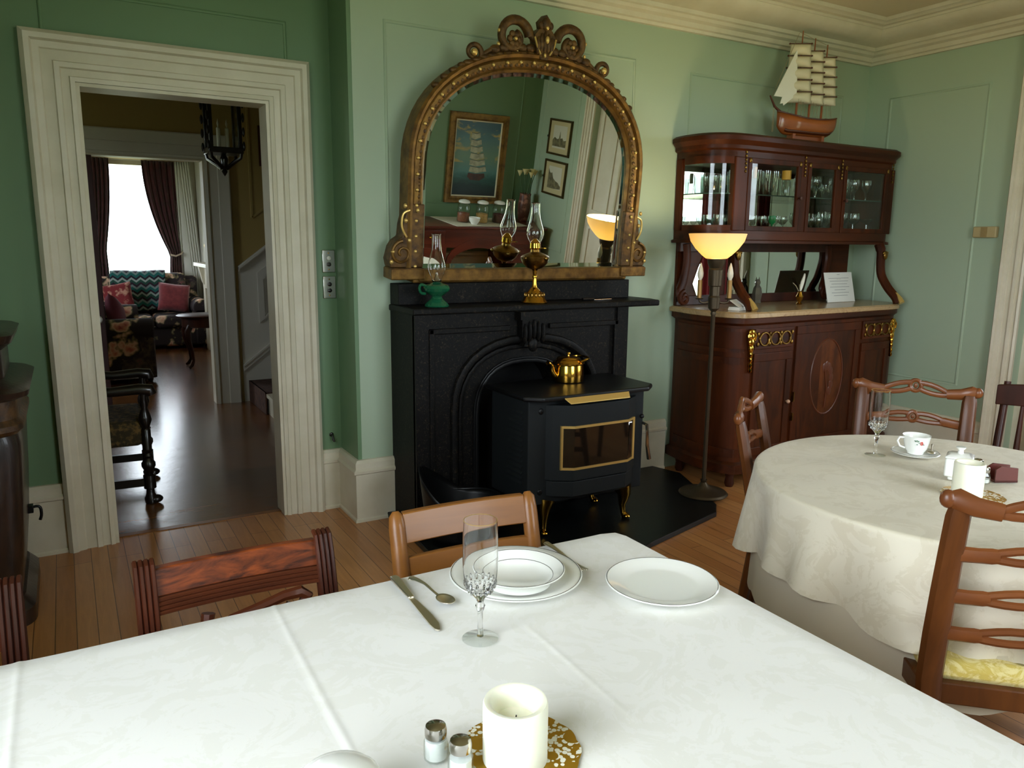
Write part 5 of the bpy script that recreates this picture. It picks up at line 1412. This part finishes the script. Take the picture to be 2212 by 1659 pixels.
# ------------------------------------------------------------------ ship model
t = thing('ship_model', 'wooden model sailing ship with ivory square sails on top of the cabinet', 'ship model', (4.20,3.53,2.086), R(-4))
t.scale = (1.1,1.1,1.04)
L_ = .215
def hull(u,v):  # u along, v around from port rail under keel to starboard
    x = -L_+2*L_*u
    bow = max(0,min(1,u/.28)); st_ = max(0,min(1,(1-u)/.18))
    w = .052*(bow**.6)*(.7+.3*st_)
    zk = .05+.05*max(0,(.16-u)/.16)**2*.9+.035*max(0,(u-.82)/.18)**2
    zr = .145+.035*max(0,(.5-u)/.5)**2+.02*max(0,(u-.6)/.4)**2
    a = PI*v
    return (x, -w*cos(a)*(1 if abs(cos(a)) < 2 else 1), zr-(zr-zk)*(sin(a)**.75))
g = G().grid(hull, 26, 15)
obj('hull', g, HULL, t, ang=60, solid=.004)
g = G()
for s in (0,1):
    g.tube([tuple(Vector(hull(u,s))+Vector((0,0,.002))) for u in [i/20 for i in range(21)]], .005, 6)
obj('rail', g, HULLD, t)
g = G()
g.grid(lambda u,v: tuple(Vector((hull(u,0)[0],(hull(u,0)[1])*(1-2*v)*.95,hull(u,0)[2]-.018))), 20, 5)
for x,w,h in ((-.06,.02,.02),(.02,.03,.025),(.1,.03,.022),(.16,.025,.03)): g.box(x-w/2,x+w/2,-.018,.018,.12,.135+h)
obj('deck', g, HULLD, t, smooth=False)
g = G()
g.grid(lambda u,v: tuple(Vector(hull(.1+.85*u,.24+.1*v))*1+Vector((0,-.003,0))), 20, 3)
obj('wale', g, HULLD, t, solid=.003)
obj('stand', G().box(-.14,.15,-.028,.028,0,.012).box(-.11,-.09,-.024,.024,.01,.07).box(.12,.14,-.024,.024,.01,.07).box(-.10,.13,-.004,.004,.01,.065), HULL, t, smooth=False)
bs = obj('bowsprit', G().tube([(-.17,0,.165),(-.24,0,.205),(-.28,0,.265)], [.009,.007,.004], 8), HULLD, t)
MASTS = ((-.075,.655),(0.025,.625),(.125,.60))
RIG = M('rigging thread', (150,128,90), .8)
for k,(x,h) in enumerate(MASTS):
    x2 = x+.01
    obj('mast', G().tube([(x,0,.11),(x+.004,0,.35),(x+.012,0,h)], [.0065,.0055,.003], 8), HULL, t)
    n = 5
    z0, z1 = .235, h-.075
    for j in range(n):
        za = z0+(z1-z0)*j/n; zb = z0+(z1-z0)*(j+1)/n
        wa = .078-.022*j/n; wb = .078-.022*(j+1)/n
        def sf(u,v):
            w = wa+(wb-wa)*v
            q = (u-.5)*2
            bulge = .030*(1-q*q)*sin(PI*min(1,v*.9+.05))
            yy = q*w
            return (x+.006-.012-bulge*1.0, yy, za+.004+(zb-za-.008)*v)
        # yards are braced round so that the sails face the room
        gg = G().grid(sf, 9, 7)
        gg.xf(Matrix.Translation((x,0,0))@Matrix.Rotation(R(62),4,'Z')@Matrix.Translation((-x,0,0)))
        obj('sail', gg, SAIL, t, solid=.0015)
        y_ = G().tube([(x-.004,-wb-.008,zb),(x-.004,wb+.008,zb)], .0032, 6)
        for q in (-1,1): y_.ell((x-.004,q*(wb+.006),zb),(.006,.006,.006),6,4)
        y_.xf(Matrix.Translation((x,0,0))@Matrix.Rotation(R(62),4,'Z')@Matrix.Translation((-x,0,0)))
        obj('yard', y_, HULLD, t)
js = [(-.262,.262),(-.108,.545),(-.09,.285),(-.185,.215),(-.19,.228),(-.212,.222),(-.2,.262)]
obj('jib', G().py([(a,b) for a,b in js], -.012, -.009), SAILW, t, smooth=False)
g = G()
for a,b in (((-.27,0,.25),(-.09,0,.64)),((-.088,0,.645),(.02,0,.62)),((.022,0,.62),(.127,0,.597)),((.127,0,.59),(.21,0,.17))): g.tube([a,b], .0012, 5)
for x,h in MASTS:
    for s in (-1,1):
        for d in (-.03,0,.03): g.tube([(x+d,s*.045,.14),(x+.01,0,h*.72)], .001, 4)
for y in (-.004,.004): g.tube([(-.245,y,.2),(-.245,y,.06)], .0015, 4)
obj('rigging', g, RIG, t)

# ------------------------------------------------------------------ floor lamp
t = thing('floor_lamp', 'bronze floor lamp with glowing alabaster bowl between fireplace and cabinet', 'lamp', (3.095,3.125,.0))
obj('base', G().lathe([(0,.03),(.135,.03),(.14,.036),(.13,.046),(.09,.055),(.05,.066),(.03,.08),(.016,.1),(.02,.115),(.0,.116)], (0,0,0), 36), BRONZE, t, ang=30)
obj('pole', G().lathe([(.012,.1),(.012,1.06),(.016,1.07),(.011,1.09)], (0,0,0), 16), BRONZE, t)
obj('stem_cup', G().lathe([(.012,1.08),(.03,1.10),(.034,1.16),(.028,1.17),(.028,1.22),(.036,1.225),(.04,1.31),(.034,1.32),(.046,1.345),(.05,1.37),(.0,1.372)], (0,0,0), 20), BRONZE, t, ang=25)
for k in range(2):
    a = R(-30+180*k)
    d = Vector((cos(a),sin(a),0))
    P_ = lambda r,z: (d.x*r,d.y*r,z)
    obj('arm', G().tube(spline([P_(.015,1.14),P_(.05,1.13),P_(.075,1.135),P_(.082,1.15)],4), .006, 7).lathe([(.02,1.15),(.024,1.156),(.006,1.158)], P_(.082,0), 14), BRONZE, t)
    obj('candle_socket', G().lathe([(.0125,1.156),(.0125,1.255),(.0,1.256)], P_(.082,0), 14), SOCKET, t)
    obj('bulb', G().lathe([(.008,1.255),(.0155,1.275),(.0165,1.292),(.011,1.32),(.003,1.345),(0,1.35)], P_(.082,0), 14), FLAMEB, t)
obj('bowl_shade', G().lathe([(.052,1.378),(.056,1.372),(.08,1.39),(.115,1.425),(.143,1.465),(.155,1.505),(.152,1.506),(.139,1.467),(.111,1.429),(.077,1.395),(.03,1.385)], (0,0,0), 40, cap=False), SHADE, t, ang=60)
o = obj('floor_cable', G().tube(spline([(2.62,3.66,.035),(2.9,3.70,.012),(3.1,3.68,.008),(3.2,3.5,.008),(3.14,3.28,.008)],6), .005, 6), BLACK)
tag(o, 'thin black cable along the baseboard right of the stove', 'cable')
# ------------------------------------------------------------------ dark carved cabinet at the left edge
t = thing('carved_cabinet', 'very dark carved cabinet cut off by the left edge of the photo', 'cabinet', (-.60,3.55,0))
def rr_(hw, hd, r=.1, n=6):
    o = []
    for cx,cy,a0 in ((hw-r,hd-r,0),(-hw+r,hd-r,90),(-hw+r,-hd+r,180),(hw-r,-hd+r,270)): o += arc(cx,cy,r,r,a0,a0+90,n)
    return o
DK2 = M('dark carved oak', (52,32,22), .4, 0, (26,16,12), 20, (1,1,.5), coat=.3, bmp=.4, bscale=50)
def rl(o,z): return [(a,b,z) for a,b in o]
obj('body', G().loft([rl(rr_(.36,.30),.1),rl(rr_(.385,.32),.3),rl(rr_(.40,.33),.5),rl(rr_(.41,.335),.70),rl(rr_(.40,.33),.74)]), DK2, t, ang=30)
obj('plinth', G().loft([rl(rr_(.40,.33),.0),rl(rr_(.40,.33),.06),rl(rr_(.37,.31),.1)]), DK2, t, ang=30)
obj('frieze', G().loft([rl(rr_(.405,.335),.74),rl(rr_(.425,.35),.76),rl(rr_(.425,.35),.78),rl(rr_(.41,.34),.80),rl(rr_(.41,.34),.87)]), M('carved frieze', (96,66,34), .45, 0, (42,26,16), 24, bmp=.5, bscale=60), t, ang=30)
obj('top_ledge', G().loft([rl(rr_(.42,.345),.87),rl(rr_(.45,.37),.885),rl(rr_(.455,.375),.905),rl(rr_(.43,.355),.92),rl(rr_(.36,.29),.94)]), DK2, t, ang=30)
obj('upper_stage', G().loft([rl(rr_(.375,.27),.935),rl(rr_(.375,.27),1.04),rl(rr_(.41,.30),1.07),rl(rr_(.42,.31),1.10),rl(rr_(.40,.29),1.11)]), DK2, t, ang=30)
obj('side_handle', G().tube(spline([(.38,.12,.33),(.425,.12,.335),(.432,.12,.30),(.425,.12,.275)],4), .006, 8).box(.37,.405,.10,.14,.315,.345), BLACK, t)

# ------------------------------------------------------------------ behind the camera, seen in the overmantel mirror
rd = obj('curtain', G().grid(lambda u,v:(5.085+.015*sin(u*30), 2.04+.36*u, .05+2.45*v), 40, 6), M('red velvet', (120,16,22), .8), solid=.006)
tag(rd, 'red velvet curtain in the window recess, seen only in the cabinet mirror', 'curtain')
t = thing('sideboard', 'red mahogany sideboard reflected in the overmantel mirror', 'sideboard', (4.12,-.80,0))
SB = wood('sideboard mahogany', (112,46,30), (66,26,18), 'x', .35, .3)
obj('top', G().box(-.88,.86,-.285,.315,.715,.742), SB, t, bevel=.006)
g = G().box(-.84,-.42,-.28,.28,.12,.715).box(.42,.82,-.28,.28,.12,.715).box(-.42,.42,-.28,.28,.50,.715)
obj('body', g, SB, t, smooth=False)
g = G(); g.ringplate([(a,b) for a,b in arc(0,.30,.36,.2,0,180,12)]+[(-.36,.3),(.36,.3)][:0],[(a,b) for a,b in arc(0,.30,.42,.30,0,180,12)],lambda u,v:(u,.26,v),lambda u,v:(u,.285,v)); obj('arch_apron', g, SB, t, smooth=False)
for x in (-.63,.62):
    d = obj('door', G().box(x-.17,x+.17,.28,.29,.16,.5), SB, t, bevel=.004); obj('knob', G().ell((x+.12,.30,.34),.014), BRASS, d)
    d = obj('drawer', G().box(x-.18,x+.18,.28,.29,.54,.69), SB, t, bevel=.004); obj('knob', G().ell((x,.30,.615),.014), BRASS, d)
for x in (-.8,.78):
    for y in (-.24,.24): obj('leg', G().lathe([(.02,0),(.03,.06),(.024,.1),(.035,.12)], (x,y,0), 12), SB, t)
g = G(); o = obj('lace_runner', G().pz([(3.72,-1.06),(4.72,-1.06),(4.76,-.60),(4.5,-.54),(4.2,-.52),(3.95,-.51),(3.80,-.49)], .743,.746), M('cream lace runner', (206,200,180), .9, bmp=.4, bscale=120), smooth=False)
tag(o, 'cream lace runner laid across the reflected sideboard top', 'runner')
for x,y,c,lab in ((4.0,-.775,(150,84,50),'left glass jar with brown filling on the reflected sideboard'),(4.225,-.75,(214,166,96),'middle glass jar with yellow filling on the reflected sideboard'),(4.455,-.77,(96,50,42),'right glass jar with dark red filling on the reflected sideboard')):
    t = thing('storage_jar', lab, 'jar', (x,y,.747))
    obj('jar', G().lathe([(0,.002),(.068,.002),(.074,.012),(.074,.16),(.066,.19),(.055,.2),(.055,.215)], (0,0,0), 28, cap=False), GLASS, t, ang=40)
    obj('filling', G().lathe([(0,.006),(.068,.006),(.069,.1),(0,.112)], (0,0,0), 24), M('cereal '+lab[:5], c, .8, c2=tuple(int(q*.8) for q in c), scale=60), t)
    obj('lid', G().lathe([(.06,.212),(.066,.216),(.066,.232),(.05,.244),(.015,.252),(0,.253)], (0,0,0), 28), CHINA, t)
t = lathe_thing('cereal_bowl', 'small white bowl in front of the reflected jars', 'bowl', [(0,.004),(.03,.004),(.032,0),(.035,0),(.036,.006),(.062,.045),(.066,.075),(.0665,.076),(.064,.075),(.058,.045),(.03,.012),(0,.011)], (4.07,-.625,.747), CHINA)
t = thing('flower_vase', 'brown figured vase holding cream flowers on the reflected sideboard', 'vase', (4.885,-.93,.743))
obj('body', G().lathe([(0,0),(.05,0),(.06,.02),(.075,.12),(.078,.2),(.066,.3),(.07,.33)], (0,0,0), 24, cap=False), M('brown vase', (96,58,48), .3, c2=(170,120,100), scale=14, lo=.5, hi=.62), t, ang=50)
for k,(dx,dy,h) in enumerate(((-.11,.0,.56),(-.06,.03,.58),(.0,-.02,.575),(.05,.02,.585),(.10,.0,.57),(.02,.05,.55))):
    s_ = obj('stem', G().tube([(dx*.2,dy*.2,.1),(dx*.5,dy*.5,.38),(dx,dy,h)], .005, 6), M('stem green', (70,96,58), .6) if k == 0 else bpy.data.materials['stem green'], t)
    obj('bloom', G().lathe([(.004,-.03),(.012,-.01),(.026,.015),(.036,.035),(.03,.03),(.012,.01),(0,.0)], (dx,dy,h), 9), M('cream petal', (226,216,160), .6) if k == 0 else bpy.data.materials['cream petal'], s_)

# ship painting on the front wall
t = thing('ship_painting', 'gold framed oil painting of a full rigged ship, reflected in the mirror', 'painting', (4.262,-1.098,.912))
def yp(u,v,h): return (u,h,v)
obj('frame', G().sweep([(-.30,.075),(.30,.075),(.30,.93),(-.30,.93)][::-1], [(0,0),(0,.028),(.02,.036),(.05,.028),(.075,.034),(.078,0)], yp, closed=True), GILT, t, ang=30)
obj('slip', G().sweep([(-.302,.073),(.302,.073),(.302,.932),(-.302,.932)][::-1], [(.006,.0),(.006,.02),(-.016,.016),(-.016,0)], yp, closed=True), M('cream slip', (224,214,186), .6), t, smooth=False)
m, nt, b = newmat('painted sea and sky')
tc = nt.nodes.new('ShaderNodeTexCoord'); sp = nt.nodes.new('ShaderNodeSeparateXYZ'); nt.links.new(tc.outputs['Object'], sp.inputs[0])
mr = nt.nodes.new('ShaderNodeMapRange'); mr.inputs['From Min'].default_value = .07; mr.inputs['From Max'].default_value = .93
nt.links.new(sp.outputs['Z'], mr.inputs['Value'])
nz = noise(nt, coords(nt,(1,1,2)), 6, 5, .6, 1)
ad = nt.nodes.new('ShaderNodeMath'); ad.operation = 'MULTIPLY_ADD'; ad.inputs[1].default_value = .16; nt.links.new(nz, ad.inputs[0]); nt.links.new(mr.outputs[0], ad.inputs[2])
base = ramp(nt, ad.outputs[0], [(.1,lin((14,26,30))),(.24,lin((20,52,50))),(.34,lin((40,92,84))),(.42,lin((84,132,130))),(.62,lin((108,140,118))),(.85,lin((84,122,126))),(1,lin((62,96,110)))])
cl = noise(nt, coords(nt,(1,1,1.6)), 4.5, 4, .55, .6)
cm = ramp(nt, cl, [(.52,(0,0,0,1)),(.62,(1,1,1,1))])
gt = nt.nodes.new('ShaderNodeMath'); gt.operation = 'GREATER_THAN'; gt.inputs[1].default_value = .45; nt.links.new(mr.outputs[0], gt.inputs[0])
mu = nt.nodes.new('ShaderNodeMath'); mu.operation = 'MULTIPLY'; nt.links.new(gt.outputs[0], mu.inputs[0])
s2 = nt.nodes.new('ShaderNodeSeparateColor'); nt.links.new(cm, s2.inputs[0]); nt.links.new(s2.outputs[0], mu.inputs[1])
mx = nt.nodes.new('ShaderNodeMix'); mx.data_type = 'RGBA'; mx.inputs['B'].default_value = lin((186,164,92)); nt.links.new(mu.outputs[0], mx.inputs['Factor']); nt.links.new(base, mx.inputs['A'])
nt.links.new(mx.outputs['Result'], b.inputs['Base Color']); b.inputs['Roughness'].default_value = .45
cv = obj('canvas', G().box(-.30,.30,0,.006,.073,.932), m, t, smooth=False)
g = G(); gs = G()
# painted ship: layered sails (the real picture, so mirrored in the glass)
for k in range(6):
    z = .36+.075*k; w = .115-.011*k; sh_ = -.012*k+.03
    o_ = [(sh_-w,z),(sh_-w*.2,z-.016),(sh_+w,z+.01),(sh_+w*.86,z+.062),(sh_+w*.1,z+.045),(sh_-w*.88,z+.058)]
    g.py(o_, .0062,.0066+.0003*k)
    gs.py([(sh_-w*.9,z+.056),(sh_+w*.1,z+.044),(sh_+w*.9,z+.062),(sh_+w*.9,z+.070),(sh_+w*.1,z+.052),(sh_-w*.9,z+.064)], .0064,.0075+.0003*k)
obj('painted_sail', g, M('painted sail', (196,192,164), .5, c2=(150,152,130), scale=16), cv, smooth=False)
obj('painted_shadow', gs, M('painted sail shadow', (96,104,92), .5), cv, smooth=False)
obj('painted_hull', G().py([(-.10,.30),(-.06,.265),(.06,.26),(.13,.30),(.12,.345),(.0,.335),(-.09,.345)], .0066,.0085), M('painted hull', (92,50,36), .5, c2=(40,26,24), scale=12), cv, smooth=False)
# two small pictures on the right hand wall
for z,lab,spire in ((1.762,'upper of the two small sepia pictures, a church view, reflected in the mirror',True),(1.307,'lower of the two small sepia pictures, a hillside view, reflected in the mirror',False)):
    t = thing('sepia_picture', lab, 'picture', (5.058,-.595,z))
    px_ = lambda u,v,h:(-h,u,v)
    obj('frame', G().sweep([(-.22,-.185),(.22,-.185),(.22,.185),(-.22,.185)], [(.01,0),(.01,.02),(-.012,.022),(-.014,0)], px_, closed=True), M('dark gilt frame', (78,62,30), .4, .5) if spire else bpy.data.materials['dark gilt frame'], t, smooth=False)
    mt = obj('mount', G().box(-.008,0,-.225,.225,-.19,.19), M('cream mount', (196,182,138), .8) if spire else bpy.data.materials['cream mount'], t, smooth=False)
    obj('print', G().box(-.0095,-.007,-.14,.14,-.12,.13), M('pale print', (206,204,184), .8) if spire else bpy.data.materials['pale print'], mt, smooth=False)
    sil = [(-.14,-.10),(.14,-.10),(.14,-.02),(.09,-.03),(.06,.0),(.02,-.01),(.005,.07),(-.012,-.01),(-.05,-.02),(-.10,.0),(-.14,-.03)] if spire else [(-.14,.10),(-.11,.06),(-.09,.05),(-.06,.06),(-.03,.0),(.03,-.03),(.08,-.04),(.14,-.08),(.14,-.11),(.0,-.12),(-.14,-.12)]
    obj('silhouette', G().px(sil, -.0105,-.0094), M('sepia ink', (84,80,58), .8, c2=(134,126,92), scale=26) if spire else bpy.data.materials['sepia ink'], mt, smooth=False)
    obj('clasp', G().ell((-.02,-.235,.0),(.008,.014,.014)), EBON, t)

# ------------------------------------------------------------------ camera
P_, YW, RL = R(10.476), R(30.09), R(.5624)
fw = Vector((sin(YW)*cos(P_), cos(YW)*cos(P_), -sin(P_)))
rt = Vector((cos(YW), -sin(YW), 0)); up = rt.cross(fw)
rt, up = rt*cos(RL)+up*sin(RL), -rt*sin(RL)+up*cos(RL)
cd = bpy.data.cameras.new('camera'); co = bpy.data.objects.new('camera', cd); C.objects.link(co)
mw = Matrix((rt, up, -fw)).transposed().to_4x4(); mw.translation = (0,0,1.45)
co.matrix_world = mw
cd.sensor_width = 36; cd.lens = 36*1658.4/2212; cd.clip_start = .05; cd.clip_end = 100
bpy.context.scene.camera = co

# ------------------------------------------------------------------ light: overcast daylight through real and added windows plus the lamp
w = bpy.data.worlds.new('overcast sky'); bpy.context.scene.world = w; w.use_nodes = True
nt = w.node_tree; bg = nt.nodes['Background']
tc = nt.nodes.new('ShaderNodeTexCoord'); sp = nt.nodes.new('ShaderNodeSeparateXYZ'); nt.links.new(tc.outputs['Generated'], sp.inputs[0])
mr = nt.nodes.new('ShaderNodeMapRange'); mr.inputs['From Min'].default_value = -.26; mr.inputs['From Max'].default_value = .30; nt.links.new(sp.outputs['Z'], mr.inputs['Value'])
nt.links.new(ramp(nt, mr.outputs[0], [(0,(.22,.25,.16,1)),(.36,(.34,.38,.26,1)),(.46,(.72,.77,.86,1)),(1,(.87,.91,1,1))]), bg.inputs['Color'])
k_ = nt.nodes.new('ShaderNodeMath'); k_.operation = 'MULTIPLY_ADD'; k_.inputs[1].default_value = -7.0; k_.inputs[2].default_value = 14.5
nt.links.new(sp.outputs['X'], k_.inputs[0])
k2 = nt.nodes.new('ShaderNodeMath'); k2.operation = 'MULTIPLY_ADD'; k2.inputs[1].default_value = -5.0; nt.links.new(sp.outputs['Y'], k2.inputs[0]); nt.links.new(k_.outputs[0], k2.inputs[2]); nt.links.new(k2.outputs[0], bg.inputs['Strength'])
def portal(name, loc, rot, sx, sy):
    l = bpy.data.lights.new(name, 'AREA'); l.shape = 'RECTANGLE'; l.size = sx; l.size_y = sy
    l.cycles.is_portal = True
    o = bpy.data.objects.new(name, l); C.objects.link(o); o.location = loc; o.rotation_euler = rot
portal('daylight_right', (5.28,1.27,1.635), (0,R(90),0), 1.6, 1.55)
portal('daylight_front', (2.275,-1.27,1.625), (R(90),0,0), 1.35, 1.85)
portal('daylight_left', (-1.24,.15,1.735), (0,R(-90),0), 1.77, 1.8)
portal('added_daylight_parlour_side', (-1.85,9.5,1.6), (0,R(-90),0), 1.6, 1.2)  # portal of the added parlour side window
portal('added_daylight_hall', (-1.85,5.675,1.7), (0,R(-90),0), 1.2, .55)  # portal of the added hall window
portal('daylight_parlour', (.90,12.2,1.525), (R(-90),0,0), 1.0, 1.95)
l = bpy.data.lights.new('lamp_bulb', 'POINT'); l.energy = 9; l.color = (1,.83,.54); l.shadow_soft_size = .035
o = bpy.data.objects.new('lamp_bulb', l); C.objects.link(o); o.location = (3.095,3.125,1.47)
sc = bpy.context.scene
sc.view_settings.view_transform = 'Standard'; sc.view_settings.look = 'None'; sc.view_settings.gamma = 1; sc.view_settings.use_curve_mapping = False
sc.view_settings.exposure = -.2
sc.cycles.max_bounces = 10; sc.cycles.diffuse_bounces = 5; sc.cycles.glossy_bounces = 5; sc.cycles.transparent_max_bounces = 32; sc.cycles.transmission_bounces = 8
sc.cycles.sample_clamp_indirect = 6
sc.cycles.caustics_reflective = False
